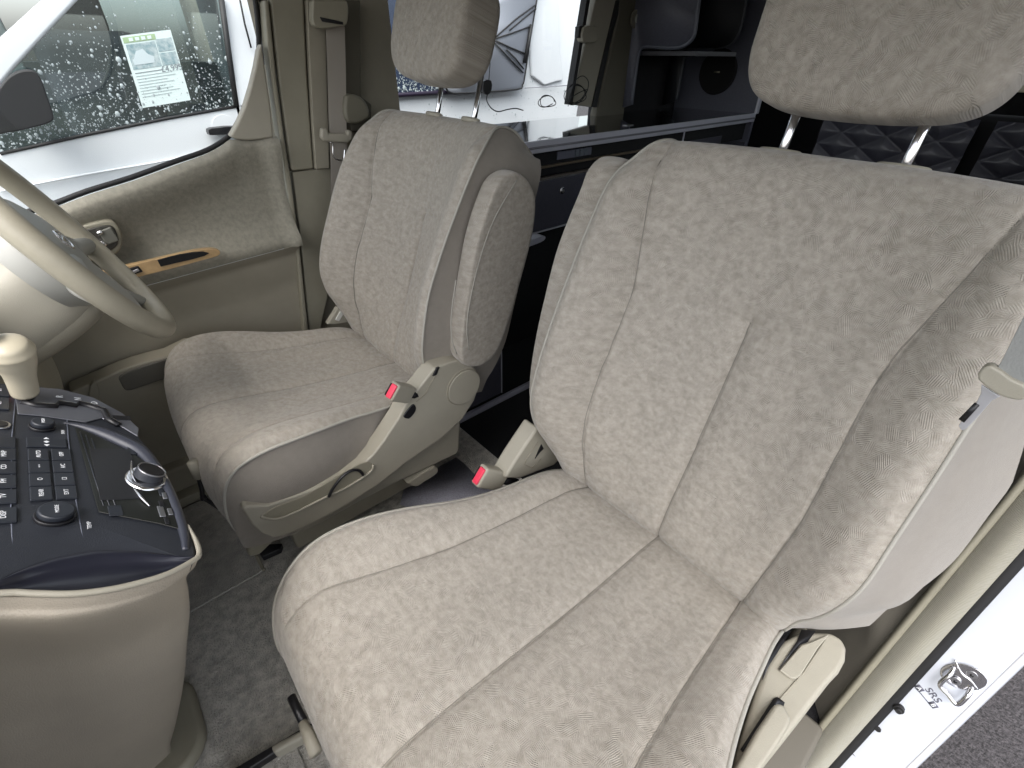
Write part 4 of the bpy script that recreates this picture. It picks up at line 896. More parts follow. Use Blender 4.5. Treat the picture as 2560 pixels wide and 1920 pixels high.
rings = [[L0(a, b, drv(k)) for k, (a, b) in enumerate(gg_)]]
rings += [[L0(a, b, drv(k) - .012) for k, (a, b) in enumerate(gg_)], [L0(a + .003, b * .985 + .004, -.035) for a, b in gg_],
          low(-.630, .272, .600, .49, .76), low(-.655, .298, .588, .41, .66), low(-.698, .335, .565, .28, .47), low(-.748, .370, .55, .15, .27), low(-.788, .400, .54, .05, .10), low(-.80, .41, .54, -.01, -.01)]
ped = smoothpoly(np.array(rings).reshape(len(rings), -1), 5).reshape(-1, len(rings[0]), 3)
body = grid('console_side', ped.transpose(1, 0, 2)[:-1], VINYL, cst, closed=True, flip=True)
tube('trim_lip', [Vector(L0(a, b, .001)) for a, b in [(.6, .0), (.3, -.002), (.2, -.003), (.147, -.006), (.128, -.012)] + g1[:7] + [(-.003, .03), (-.001, .06)]], [.003] * 10 + [.0026, .0012], PLA, cst, smooth_n=3)
foot = ring(-1.10, -.738, .365, .56, .0, .0, .06)
prism('floor_flange', [(x, y, .001) for x, y, z in foot[:-1]], (0, 0, .03), PLAD, cst, bevel=.012, seg=3)
# navy panel: slightly domed slab
def domed(a0, a1, b0, b1, h, r, m, name, parent, lift, dome=.0):
    P = []
    pts = []
    for (ca_, cb_, q0) in ((a0 + r, b1 - r, 90), (a0 + r, b0 + r, 180), (a1 - r, b0 + r, 270), (a1 - r, b1 - r, 0)):
        for k in range(7):
            q = R(q0 + 90 * k / 6); pts.append((ca_ + r * math.cos(q), cb_ + r * math.sin(q)))
    rows = []
    for (s_, hh) in ((1.0, -.012), (1.0, h * .5), (.985, h * .9), (.96, h), (.7, h + dome), (.35, h + dome), (0, h + dome)):
        ac, bc = (a0 + a1) / 2, (b0 + b1) / 2
        rows.append([tuple(K(ac + (a - ac) * s_, bc + (b - bc) * s_, hh + lift)) for a, b in pts + pts[:1]])
    return grid(name, np.array(rows), m, parent)
pan = [(.006, .0), (-.001, .014), (-.002, .041), (0, .094), (.002, .154), (.005, .211), (.015, .264), (.028, .309), (.05, .354), (.087, .388), (.111, .40), (.135, .400), (.42, .400), (.42, .006), (.148, .006), (.134, .018), (.11, .029), (.081, .033), (.051, .025), (.025, .013)]
pan = [tuple(p) for p in smoothpoly(pan[:12], 4)] + pan[12:14] + [tuple(p) for p in smoothpoly(pan[14:] + pan[:1], 4)[:-1]]
rows = []
for (k1, hh) in ((1.0, .002), (1.0, .0105), (.992, .0130), (.975, .0138), (.6, .0138), (.3, .0138), (0.0, .0138)):
    rows.append([tuple(K(.2 + (a - .2) * k1, .2 + (b - .2) * k1, hh)) for a, b in pan + pan[:1]])
panel = grid('control_panel', np.array(rows), NAVY, cst)
lt = lambda a: float(np.interp(a, [.0, .009, .025, .051, .081, .11, .134, .148, .42], [.001, .003, .013, .025, .033, .029, .018, .006, .006]))
lp = lambda a: float(np.interp(a, [-.001, .008, .027, .07, .09, .108, .128, .147, .42], [.002, -.001, -.012, -.022, -.022, -.019, -.012, -.004, .0]))
rows = []
for a_ in np.linspace(.002, .42, 60):
    r = []
    for q in np.linspace(0, 1, 16):
        b_ = lt(a_) + .003 + (lp(a_) + .002 - lt(a_) - .003) * q
        h_ = .0140 + .0035 * math.sin(math.pi * min(1, q * 3.2)) * (q < .32) - .006 * math.sin(math.pi * q) ** 1.0 * (q > .0) * min(1, (lt(a_) - lp(a_)) / .03)
        r.append(tuple(K(a_, b_, h_)))
    rows.append(r)
grid('edge_dish', np.array(rows), mat('navy_dish', (.014, .015, .024), .3), panel)
H0 = .0145
def kbox(name, a, b, ha, hb, h0, h1, m, parent, bevel=.0015, skew=0, **k):
    return obox(name, K(a, b, (h0 + h1) / 2), bv * hb, av * ha + bv * skew, nv * ((h1 - h0) / 2), m, parent, bevel=bevel, **k)
rec_p = [K(a, b, H0) for a, b in ((.082, .282), (.059, .255), (.027, .211), (.017, .192), (.008, .119), (.009, .055), (.025, .067), (.075, .096))]
rc_ = prism('display_recess', rec_p, nv * .0015, mat('smoky_cover', (.010, .011, .009), .35, spec=.35), panel, bevel=.0008)
tube('recess_frame', [K(a, b, H0 - .001) for a, b in ((.092, .294), (.078, .288), (.066, .279), (.054, .268), (.036, .247), (.019, .221), (.009, .175), (.004, .11), (.005, .05), (.009, .02))], [.002, .004, .0065, .0085, .0095, .009, .0065, .0055, .005, .003], mat('navy_frame', (.030, .033, .046), .4), panel, n=14, smooth_n=5)
for i_ in range(3):
    tube('recess_rail', [K(.078 - .005 * i_, .268 - .008 * i_, H0 + .0018), K(.070 - .005 * i_, .105, H0 + .0018)], .0007, NAVY2, rc_, n=6)
for (a_, b_, ha_, hb_, m_) in ((.052, .170, .020, .055, BLACK), (.030, .225, .004, .012, NAVY2), (.020, .088, .0030, .010, STEEL), (.014, .130, .0025, .012, NAVY2), (.061, .095, .006, .009, NAVY2)):
    kbox('head_unit_piece', a_, b_, ha_, hb_, H0 + .001, H0 + .0026, m_, rc_, bevel=.0006)
# joystick controller in chrome bezel
jc = K(.024, .156, H0)
disc('joystick_bezel', jc - nv * .001, nv, .022, .006, CHROME, panel, n=40, rx=.026, xd=tuple(bv), bevel=.003)
jn = (nv + Vector((.35, 0, 0))).normalized()
disc('joystick_knob', jc + nv * .004, jn, .0155, .011, NAVY, panel, n=40, bevel=.002)
disc('joystick_top', jc + nv * .004 + jn * .0108, jn, .0125, .0012, BLACK, panel, n=40, bevel=.0008)
tube('joystick_ring', [jc + nv * .004 + jn * .0112 + (bv * math.cos(q) + jn.cross(bv) * math.sin(q)) * .0148 for q in np.linspace(0, 6.283, 40, endpoint=False)], .0009, STEEL, panel, closed=True)
tube('chrome_accent', [K(.034, .198, H0 + .003), K(.038, .165, H0 + .005), K(.036, .14, H0 + .004)], [.0008, .0020, .0006], CHROME, panel, smooth_n=5)
tube('chrome_accent', [K(.040, .135, H0 + .003), K(.036, .115, H0 + .004), K(.030, .098, H0 + .003)], [.0008, .0019, .0006], CHROME, panel, smooth_n=5)
for k_ in range(4):
    kbox('silver_key', .012 + .006 * (k_ % 2), .118 - .016 * k_, .0022, .006, H0 + .001, H0 + .003, STEEL if k_ % 2 == 0 else BLACK, panel, bevel=.0006)
# dividing grooves
for a_ in (.139, .090):
    tube('panel_groove', [K(a_ - .004, .36, .0142), K(a_, .25, .0146), K(a_ + .001, .12, .0142), K(a_, .05, .013)], .0007, mat('groove_grey', (.09, .1, .13), .5), panel, n=6)
# buttons
def button(a, b, ha, hb, s_, size=.0068, n2=None):
    o_ = kbox('button', a, b, ha, hb, .0135, .0165, NAVY2, panel, bevel=.0008)
    if s_:
        text('legend', s_, K(a, b, .0166), bv, av, size, WPRINT, o_, depth=.0001, off=.0002)
    return o_
bys = [.212, .186, .160, .134]
for b_, s1_, s2_ in zip(bys, ('AUTO', '\u2022 \u2022', '\u25cb', 'REAR'), ('OFF', 'A/C', '\u25a1', 'EXT')):
    button(.1180, b_, .0086, .0120, s1_, .0055)
    button(.0985, b_, .0086, .0120, s2_, .0055)
button(.110, .240, .0175, .0105, '\u25c4  \u25c6  \u25ba', .0055)
for b_, s_ in zip([.238, .212, .185, .158, .131, .100], ('', 'MAP', 'CD', 'FM', 'TV', 'DISP')):
    button(.1455, b_, .0095, .0120, s_, .0062)
for b_ in (.372, .335): button(.150, b_, .009, .016, 'SET', .005)
# knobs
def knob(a, b, r, s_):
    kn = disc('knob', K(a, b, .0135), nv, r, .004, BLACK, panel, n=48, bevel=.001)
    k2 = disc('knob_cap', K(a, b, .017), nv, r * .88, .007, NAVY2, kn, n=48, bevel=.002)
    text('knob_legend', s_, K(a, b, .0242), bv, av, .0045, WPRINT, kn, depth=.0001, off=.0002)
knob(.113, .279, .0125, 'PUSH')
knob(.109, .094, .0165, 'MODE')
text('temp_legend', 'TEMP', K(.084, .075, .0145), bv, av, .005, WPRINT, panel, depth=.0001)
text('fan_legend', 'FAN', K(.094, .268, .0145), bv, av, .005, WPRINT, panel, depth=.0001)
disc('ignition_ring', K(.149, .279, .0138), nv, .0095, .003, CHROME, panel, n=36)
disc('ignition_centre', K(.149, .279, .0168), nv, .007, .001, BLACK, panel, n=36)
# shift gate
gp = [K(a, b, H0 - .0005) for a, b in ((.137, .390), (.134, .310), (.114, .308), (.087, .301), (.070, .296), (.052, .310), (.034, .290), (.018, .262), (.014, .285), (.027, .328), (.056, .372), (.091, .392))]
SILV = mat('silver_gate', (.13, .135, .155), .35, .5)
gate = prism('shift_gate', gp, nv * .002, SILV, panel, bevel=.001)
gs = [(.130, .340), (.117, .333), (.098, .334), (.095, .345), (.077, .340), (.074, .349), (.060, .341), (.048, .331), (.046, .306), (.036, .290)]
tube('gate_slot', [K(a, b, H0 + .0018) for a, b in gs], .0042, BLACK, gate, n=8)
tube('gate_chrome', [K(a - .001, b + .0045, H0 + .0032) for a, b in gs[1:]], .0014, CHROME, gate, n=8)
for a_, b_, s_ in ((.093, .362, 'R'), (.074, .359, 'N'), (.057, .350, 'D')):
    text('gear_letter', s_, K(a_, b_, H0 + .0034), bv, av, .0105, WPRINT, gate, depth=.0003, off=.0003)
kbox('gate_window', .030, .312, .010, .006, H0 + .0018, H0 + .0026, BLACK, gate, bevel=.0005)
# gear lever
gl = thing('gear_lever', tuple(K(.124, .358, .01)), 'cream gear lever with a dark button rising from the silver gate', 'gear lever')
g0 = K(.124, .358, .012); g1 = Vector([(-0.6802, 0.555, 0.7469)][0]); g2 = Vector([(-0.6758, 0.545, 0.7731)][0])
tube('shaft', [g0, g0.lerp(g1, .4)], .008, BLACK, gl)
obox('red_marker', g0 + Vector((-.0, .012, .012)), (.006, 0, 0), (0, .008, 0), (0, 0, .003), RED, gl, bevel=.001)
LK = mat('cream_lever_plastic', (.55, .50, .38), .3)
A_ = g0 + (g1 - g0) * .22
path = smoothpoly([A_, A_.lerp(g1, .5), g1, g1.lerp(g2, .6), g2, g2 + (g2 - g1) * .5], 6)
rad = np.interp(np.linspace(0, 1, len(path)), [0, .25, .5, .75, .92, 1], [.014, .0155, .021, .024, .019, .006])
tube('grip', path, list(rad), LK, gl, n=20)
ellipsoid('lever_button', tuple(g2 + Vector((-.012, 0, .028))), .012, .014, .016, BLACK, gl)

# ================================================================ loose floor pieces
mt = thing('floor_mat', (-.75, .8, .002), 'grey beige carpet mat in the driver footwell beside the console', 'floor mat')
box('mat_carpet', (-1.25, .70, .004), (-.545, 1.05, .010), MATC, mt, bevel=.002)
st2 = box('mat_edge', (-.549, .70, .004), (-.541, 1.05, .0125), PLAD, mt, bevel=.001)
pm = thing('floor_mat', (-.8, 0, .002), 'dark grey carpet mat on the passenger side in front of the near seat', 'floor mat')
box('mat_carpet', (-1.2, -.38, .004), (-.62, .30, .010), MATC, pm, bevel=.002)
bz = thing('floor_runner', (.15, .42, .002), 'blue grey textured floor strip in the aisle between the seats', 'floor covering')
prism('runner_sheet', [(-0.1394, 0.7074, 0.008), (-0.0794, 0.6917, 0.008), (-0.0045, 0.7166, 0.008), (0.0569, 0.716, 0.008), (0.06, 0.6727, 0.008), (0.0553, 0.6083, 0.008), (0.0714, 0.3733, 0.008), (-0.0633, 0.4365, 0.008), (-0.178, 0.6641, 0.008)], (0, 0, -.003), BLUEC, bz, bevel=0)

# ================================================================ kitchen unit on the driver side
kt = thing('kitchen_unit', (1.0, 1.05, 0), 'dark slate kitchen unit with aluminium edging and gloss black worktop along the far side', 'kitchen unit')
wt = box('worktop', (.36, .862, .846), (1.84, 1.262, .868), GLOSSB, kt, bevel=.002)
box('edge_trim', (.36, .852, .838), (1.84, .861, .871), ALU, kt, bevel=.002)
box('trim_groove', (.36, .8505, .850), (1.84, .8515, .856), mat('mid_grey', (.16, .16, .18), .5), kt, bevel=0)
box('upper_front', (.36, .885, .765), (1.84, .90, .837), BLACKM, kt, bevel=.002)
box('brass_rail', (.40, .868, .790), (1.10, .880, .797), mat('brass_strip', (.20, .16, .11), .35, .6), kt, bevel=.002)
box('brass_rail', (.40, .864, .758), (1.10, .880, .765), mat('dull_strip', (.16, .14, .12), .4, .5), kt, bevel=.002)
dr = box('drawer_front', (.40, .868, .603), (1.10, .886, .754), SLATE, kt, bevel=.002)
box('drawer_edge', (.40, .866, .598), (1.10, .886, .6025), ALU, dr, bevel=.001)
kc = [(0.6356, 0.868, 0.7155)][0]
disc('drawer_knob', kc, (0, -1, 0), .011, .006, CHROME, dr, n=32, bevel=.003)
disc('knob_centre', (kc[0], kc[1] - .006, kc[2]), (0, -1, 0), .005, .004, STEEL, dr, n=24, bevel=.0015)
prism('curved_bracket', [(0.464, 0.89, 0.5768), (0.4805, 0.89, 0.5769), (0.5064, 0.89, 0.5733), (0.5316, 0.89, 0.5706), (0.5542, 0.89, 0.571), (0.5759, 0.89, 0.5724), (0.5909, 0.89, 0.5719), (0.5967, 0.89, 0.5675), (0.5954, 0.89, 0.5613), (0.5881, 0.89, 0.5561), (0.5733, 0.89, 0.5532), (0.5528, 0.89, 0.5514), (0.5325, 0.89, 0.5502), (0.5128, 0.89, 0.5487), (0.4934, 0.89, 0.5478), (0.4785, 0.89, 0.5499), (0.4678, 0.89, 0.5582), (0.4614, 0.89, 0.5693)], (0, .12, 0), ALU, kt, bevel=.003)
box('base_panel', (.10, .868, .03), (.376, .886, .598), SLATE, kt, bevel=.001)
box('panel_edge', (.376, .866, .03), (.380, .886, .598), ALU, kt, bevel=.0005)
box('open_bay_back', (.38, 1.15, .0), (1.84, 1.17, .598), BLACKM, kt, bevel=0)
box('base_panel', (1.12, .868, .03), (1.84, .886, .755), SLATE, kt, bevel=.001)
box('panel_edge', (1.30, .864, .03), (1.306, .868, .84), ALU, kt, bevel=.0005)
box('cupboard_door', (1.34, .862, .60), (1.60, .8675, .80), SLATE, kt, bevel=.001)
box('plinth_trim', (-.02, .852, .0), (1.84, .866, .022), mat('pale_aluminium', (.42, .42, .50), .4, .3), kt, bevel=.002)
box('control_strip', (.62, .880, .805), (.78, .884, .828), SLATEL, kt, bevel=.001)
for k_ in range(3):
    box('control_switch', (.70 + .022 * k_, .876, .808), (.714 + .022 * k_, .881, .826), mat('switch_grey', (.12, .14, .16), .4), kt, bevel=.001)
box('light_patch', (1.02, .93, .8685), (1.06, .95, .8700), STEEL, kt, bevel=.0005)

# shelving tower at the rear of the worktop
tw = thing('shelf_tower', (1.7, 1.05, .87), 'dark slate overhead cupboard with rounded cutouts and grey edging at the worktop end', 'cupboard')
e1 = [(1.35, 1.1709, 0.9048), (1.35, 1.171, 0.9284), (1.35, 1.1712, 0.9614), (1.35, 1.1711, 0.9927), (1.35, 1.1711, 1.0201), (1.35, 1.1708, 1.0461), (1.35, 1.1696, 1.067), (1.35, 1.1679, 1.0811), (1.35, 1.1653, 1.0903), (1.35, 1.16, 1.0971), (1.35, 1.1529, 1.1017), (1.35, 1.1433, 1.1039), (1.35, 1.1274, 1.1047), (1.35, 1.1012, 1.1039), (1.35, 1.0694, 1.1018), (1.35, 1.0407, 1.1005), (1.35, 1.0177, 1.1003), (1.35, 0.9975, 1.1008), (1.35, 0.9805, 1.1027), (1.35, 0.9668, 1.1066), (1.35, 0.956, 1.1119), (1.35, 0.9474, 1.1181), (1.35, 0.9408, 1.1242), (1.35, 0.9363, 1.1313), (1.35, 0.9337, 1.1414), (1.35, 0.9336, 1.1564), (1.35, 0.9353, 1.1744), (1.35, 0.9371, 1.1917), (1.35, 0.9382, 1.2062), (1.35, 0.9394, 1.22), (1.35, 0.9408, 1.2362), (1.35, 0.9429, 1.2587), (1.35, 0.9452, 1.2834), (1.35, 0.9469, 1.3006)]
p1 = [(1.35, 1.25, .88)] + e1 + [(1.35, 1.25, 1.34)]
pa = prism('end_panel', p1, (.015, 0, 0), SLATEL, tw, bevel=0)
tube('edge_band', [(x + .006, y, z) for x, y, z in e1], .0075, mat('band_grey', (.11, .12, .15), .45), tw, n=8)
e2 = [(1.7, 1.1803, 0.9052), (1.7, 1.1799, 0.9267), (1.7, 1.1792, 0.9569), (1.7, 1.1788, 0.9863), (1.7, 1.1789, 1.0132), (1.7, 1.1791, 1.0393), (1.7, 1.1786, 1.0609), (1.7, 1.1777, 1.0763), (1.7, 1.1761, 1.0873), (1.7, 1.1712, 1.0957), (1.7, 1.1638, 1.1017), (1.7, 1.1533, 1.1052), (1.7, 1.1349, 1.107), (1.7, 1.1028, 1.1064), (1.7, 1.0637, 1.1043), (1.7, 1.031, 1.1038), (1.7, 1.0095, 1.1058), (1.7, 0.9936, 1.1092), (1.7, 0.9805, 1.1144), (1.7, 0.9691, 1.1209), (1.7, 0.9602, 1.1291), (1.7, 0.9535, 1.1405), (1.7, 0.9491, 1.1561), (1.7, 0.9468, 1.1746), (1.7, 0.946, 1.1941), (1.7, 0.9468, 1.2138), (1.7, 0.949, 1.2344), (1.7, 0.9516, 1.2562), (1.7, 0.9547, 1.2822), (1.7, 0.9582, 1.3092), (1.7, 0.9607, 1.3281)]
p2 = [(1.70, 1.25, .88)] + e2 + [(1.70, 1.25, 1.45)]
prism('end_panel', p2, (.015, 0, 0), mat('slate_dark', (.012, .013, .017), .6), tw, bevel=0)
tube('edge_band', [(x + .006, y, z) for x, y, z in e2], .006, mat('band_dark', (.05, .055, .065), .5), tw, n=8)
box('shelf', (1.38, .93, 1.075), (1.69, 1.25, 1.090), mat('shelf_grey', (.07, .07, .08), .5), tw, bevel=.001)
box('rear_panel', (1.84, .862, .60), (1.86, 1.27, 1.46), SLATEL, tw, bevel=.001)
box('panel_edge', (1.836, .852, .868), (1.862, .861, 1.05), ALU, tw, bevel=.001)
scn = [(1.838, 1.0723, 1.0176)][0]
sp = disc('speaker', scn, (-1, 0, 0), .088, .012, BLACKM, tw, n=48, bevel=.004)
obox('speaker_badge', (scn[0] - .013, scn[1], scn[2]), (0, .014, 0), (0, 0, .003), (-.0005, 0, 0), mat('badge_gold', (.4, .38, .3), .4, .5), sp, bevel=0)

# rear side window frame (driver side)
fr = [(1.1132, 1.22, 1.3244), (1.1276, 1.22, 1.2383), (1.0869, 1.22, 1.0842), (1.0432, 1.22, 0.9149), (1.1642, 1.22, 0.9013), (1.2055, 1.22, 1.0725), (1.2501, 1.22, 1.2451), (1.2697, 1.22, 1.3372)]
rwin = thing('rear_side_window', (.7, 1.25, .88), 'rear side window behind the far seat with beige frame strip and roller catch', 'window')
prism('frame_strip', fr, (0, .03, 0), PLA, rwin, bevel=.004)
prism('frame_gasket', [(1.1075, 1.215, 1.3235), (1.0887, 1.215, 1.322), (1.0217, 1.215, 0.9161), (1.0377, 1.215, 0.9155)], (0, .03, 0), RUB, rwin, bevel=.001)
prism('frame_gasket', [(1.2402, 1.212, 1.2441), (1.2709, 1.212, 1.2458), (1.2318, 1.212, 1.1359), (1.1822, 1.212, 0.901), (1.1548, 1.212, 0.9022), (1.1959, 1.212, 1.0725)], (0, .02, 0), RUB, rwin, bevel=.001)
prism('pillar_cover', [(1.2481, 1.21, 1.3346), (1.451, 1.21, 1.3512), (1.4121, 1.21, 1.2536), (1.3639, 1.21, 1.1), (1.3677, 1.21, 0.8597), (1.1826, 1.21, 0.8553), (1.2081, 1.21, 0.9939), (1.2526, 1.21, 1.1975)], (0, .04, 0), mat('brown_pillar', (.10, .092, .068), .6), rwin, bevel=.008, seg=3)
disc('round_lamp', [(1.3521, 1.205, 1.1916)][0], (0, -1, 0), .030, .008, mat('lamp_ring', (.16, .15, .12), .4), rwin, n=32, bevel=.003)
disc('lamp_lens', Vector([(1.3569, 1.205, 1.193)][0]) + Vector((0, -.008, 0)), (0, -1, 0), .016, .004, mat('lamp_lens', (.35, .37, .34), .2), rwin, n=32, bevel=.002)
prism('blind_catch', [(1.0428, 1.19, 1.1564), (1.0677, 1.19, 1.1626), (1.0963, 1.19, 1.1627), (1.1126, 1.19, 1.1609), (1.1223, 1.19, 1.1542), (1.1259, 1.19, 1.1377), (1.1235, 1.19, 1.121), (1.1167, 1.19, 1.1144), (1.1023, 1.19, 1.1122), (1.0719, 1.19, 1.1103), (1.0444, 1.19, 1.1147), (1.0368, 1.19, 1.1355)], (0, .03, 0), PLA, rwin, bevel=.004)
prism('catch_hook', [(1.0281, 1.2, 1.1584), (1.0573, 1.2, 1.164), (1.0499, 1.2, 1.1243), (1.0281, 1.2, 1.1262)], (0, .02, 0), RUB, rwin, bevel=.002)
link('window_glass', mesh('window_glass', [(.10, 1.285, .80), (1.32, 1.285, .80), (1.32, 1.285, 1.40), (.10, 1.285, 1.40)], [(0, 1, 2, 3)]), GLASS, rwin, smooth=False)
# window blind with printed thin lines, outlined by a black cord
# cable hanging on the worktop
cb = thing('coiled_cable', (.8, 1.2, .88), 'thin black cable coiled at the window end of the worktop', 'cable')
def coil(name, c, r, n, zs):
    P = []
    for i in range(n * 14):
        q = i / 14 * 2 * math.pi
        P.append((c[0] + r * math.cos(q) * (1 + .2 * math.sin(i * .7)), c[1] + .01 * math.sin(i * .33), c[2] + r * zs * math.sin(q) * (1 + .25 * math.sin(i * .41)) + r * zs))
    tube(name, P, .0016, RUB, cb, n=6, smooth_n=2)
coil('cable_coil', [(0.8649, 1.18, 0.9149)][0], .035, 2, .5)
coil('cable_coil', [(1.0152, 1.18, 0.9185)][0], .05, 3, .6)
tube('cable_loop', [(0.9648, 1.17, 0.9161), (0.977, 1.17, 0.9618), (0.9986, 1.17, 0.9989), (1.0367, 1.17, 1.0108), (1.0689, 1.17, 0.9913), (1.0626, 1.17, 0.9567), (1.0216, 1.17, 0.9241), (0.9734, 1.17, 0.9364), (1.0044, 1.17, 0.9533), (1.0657, 1.17, 0.967), (1.0398, 1.17, 0.9405)], .0016, RUB, cb, n=6, smooth_n=5)
pl = thing('cable_plug', [(0.5765, 1.16, 0.9905)][0], 'small black plug on a thin lead hanging beside the far headrest', 'plug')
prism('plug_body', [(0.5574, 1.16, 1.0038), (0.5728, 1.16, 1.0079), (0.5884, 1.16, 1.0054), (0.592, 1.16, 0.9933), (0.5895, 1.16, 0.9793), (0.5821, 1.16, 0.97), (0.5725, 1.16, 0.9655), (0.5633, 1.16, 0.9686), (0.5564, 1.16, 0.9769), (0.554, 1.16, 0.991)], (0, .014, 0), BLACK, pl, bevel=.003)
tube('lead', [(0.5733, 1.165, 0.9674), (0.5711, 1.165, 0.9497), (0.5891, 1.165, 0.9286), (0.6182, 1.165, 0.9168), (0.6588, 1.165, 0.9207), (0.6988, 1.165, 0.9223), (0.7325, 1.165, 0.9147)], .0018, RUB, pl, n=6, smooth_n=5)
tube('lead', [(0.5809, 1.165, 1.0032), (0.587, 1.165, 1.0487), (0.5896, 1.165, 1.0898)], .0012, RUB, pl, n=6)

# ================================================================ rear bench and quilted panels
def quilted(name, P00, P10, P01, nrm_, nu, nv_, parent, pitch=.085, ang=0.5, m=QUILT):
    P00, P10, P01, nrm_ = map(np.array, (P00, P10, P01, nrm_))
    a = np.linspace(0, 1, nu)[:, None]; b = np.linspace(0, 1, nv_)[None, :]
    Lx = np.linalg.norm(P10 - P00); Ly = np.linalg.norm(P01 - P00)
    x = a * Lx; y = b * Ly
    s1 = np.abs(np.sin(math.pi * (x * .6 + y) / pitch)); s2 = np.abs(np.sin(math.pi * (x * .6 - y) / pitch))
    h = .008 * np.minimum(s1, s2) ** .8
    G = P00 + a[..., None] * (P10 - P00) + b[..., None] * (P01 - P00) + h[..., None] * nrm_
    return grid(name, G, m, parent)
bn = thing('rear_bench', (1.7, .2, 0), 'black quilted rear bench seat behind the near headrest', 'bench seat')
box('bench_back', (1.655, -.44, .2), (1.76, .52, .93), BLACKM, bn, bevel=.02)
quilted('quilted_back', (1.615, .50, .30), (1.615, .06, .30), (1.635, .50, .92), (-1, 0, 0), 120, 160, bn)
quilted('quilted_back', (1.615, .02, .30), (1.615, -.42, .30), (1.635, .02, .92), (-1, 0, 0), 120, 160, bn)
box('bench_seat', (1.15, -.42, .2), (1.62, .52, .42), BLACKM, bn, bevel=.03)
# bright parcel with printed flowers seen through the rear right corner
pt = thing('printed_carton', (2.4, .05, .95), 'small brightly printed box with red flowers in the rear corner at the right edge', 'box')
cx_ = [(2.3, 0.1947, 1.0966), (2.3, 0.2245, 1.1605), (2.3, 0.1595, 1.0211)]
ctop, cbot = cx_[1][2], cx_[2][2]
box('carton_body', (2.3, cx_[0][1] - .30, cbot - .05), (2.45, cx_[0][1] + .01, ctop - .035), mat('carton_card', (.75, .68, .52), .6), pt, bevel=.003)
box('carton_band', (2.294, cx_[0][1] - .30, ctop - .055), (2.2985, cx_[0][1] + .01, ctop - .036), mat('carton_blue', (.05, .10, .5), .5), pt, bevel=0)
box('carton_lid', (2.29, cx_[0][1] - .31, ctop - .033), (2.46, cx_[0][1] + .02, ctop), mat('carton_white', (.8, .8, .85), .5), pt, bevel=.003)
RF = mat('flower_red', (.7, .05, .06), .5)
for k_ in range(7):
    disc('red_flower', (2.2985, cx_[0][1] - .04 - .035 * (k_ % 3), cbot + .01 + .022 * (k_ // 2)), (-1, 0, 0), .015, .001, RF, pt, n=10, bevel=0)

# ================================================================ white van parked alongside
VY = 2.5
wv_ = thing('parked_van', (.6, 3.3, -.47), 'white delivery van with rain drops on its windows parked alongside the far door', 'van')
bd = []
roofz = 1.95
cabwin = [(-0.7098, 2.5, 0.7529), (-0.4252, 2.5, 0.7972), (-0.1303, 2.5, 0.8369), (0.1577, 2.5, 0.8689), (0.1879, 2.5, 1.0745), (0.2187, 2.5, 1.2672), (0.2302, 2.5, 1.3319), (-0.195, 2.5, 1.2999), (-0.2773, 2.5, 1.2266), (-0.4243, 2.5, 1.1141), (-0.5426, 2.5, 1.0227), (-0.6115, 2.5, 0.9668), (-0.7166, 2.5, 0.8779), (-0.7806, 2.5, 0.7423)]
# body side built as ring of panels around the window openings: sheet from grid with vertical bulge
def vanside(x0, x1, z0, z1, name, m=WHITEP, yo=0.0):
    zs = np.linspace(z0, z1, 24)
    G = np.array([[(x, VY + yo + .10 * max(0, (z - .85)) ** 1.4 + .05 * max(0, .2 - z) - .012 * math.exp(-((z - .60) / .015) ** 2) * 0, z) for z in zs] for x in np.linspace(x0, x1, 40)])
    return grid(name, G, m, wv_, flip=False)
sillz = [(-0.7098, 2.5, 0.7529), (0.1577, 2.5, 0.8689)]
lower = vanside(-3.0, 2.55, -.20, .55, 'body_side')
zt = cabwin[3][2]; zl = cabwin[0][2]
prism('door_upper', [(-3.0, VY + .004, .545), (.62, VY + .004, .545), (.62, VY + .004, cabwin[3][2]), (cabwin[3][0], VY + .004, cabwin[3][2]), (cabwin[2][0], VY + .004, cabwin[2][2]), (cabwin[1][0], VY + .004, cabwin[1][2]), (cabwin[0][0], VY + .004, cabwin[0][2]), (-3.0, VY + .004, .58)], (0, .04, 0), WHITEP, wv_, bevel=.01)
prism('cab_pillar', [(cabwin[3][0], VY, cabwin[3][2] - .1), (cabwin[4][0], VY, cabwin[4][2]), (cabwin[5][0], VY + .02, cabwin[5][2]), (cabwin[5][0] + .02, VY + .06, 1.9), (.66, VY + .06, 1.9), (.66, VY, .87), (cabwin[3][0] + .0, VY, .87)], (0, .06, 0), WHITEP, wv_, bevel=.01)
fp = [(-0.2773, 2.5, 1.2266), (-0.4243, 2.5, 1.1141), (-0.5426, 2.5, 1.0227), (-0.7166, 2.5, 0.8779), (-0.8931, 2.5, 0.7251)]
prism('windscreen_pillar', [(fp[4][0], VY, fp[4][2]), (fp[3][0], VY, fp[3][2]), (fp[2][0], VY, fp[2][2]), (fp[1][0], VY, fp[1][2]), (fp[0][0], VY, fp[0][2]), (fp[0][0] + .25, VY, fp[0][2] + .26), (fp[0][0] + .12, VY, fp[0][2] + .30), (fp[0][0] - .10, VY, fp[0][2]), (fp[2][0] - .13, VY, fp[2][2]), (fp[4][0] - .16, VY, fp[4][2])], (0, .05, 0), WHITEP, wv_, bevel=.012)
cg = prism('cab_window', [(x, VY + .03, z) for x, y, z in cabwin], (0, .004, 0), VANGL, wv_, bevel=0, smooth=False)
tube('window_seal', [(x, VY + .004, z) for x, y, z in cabwin[:4]], .006, RUB, wv_)
tube('window_seal', [(x, VY + .004, z) for x, y, z in cabwin[3:6]], .012, RUB, wv_)
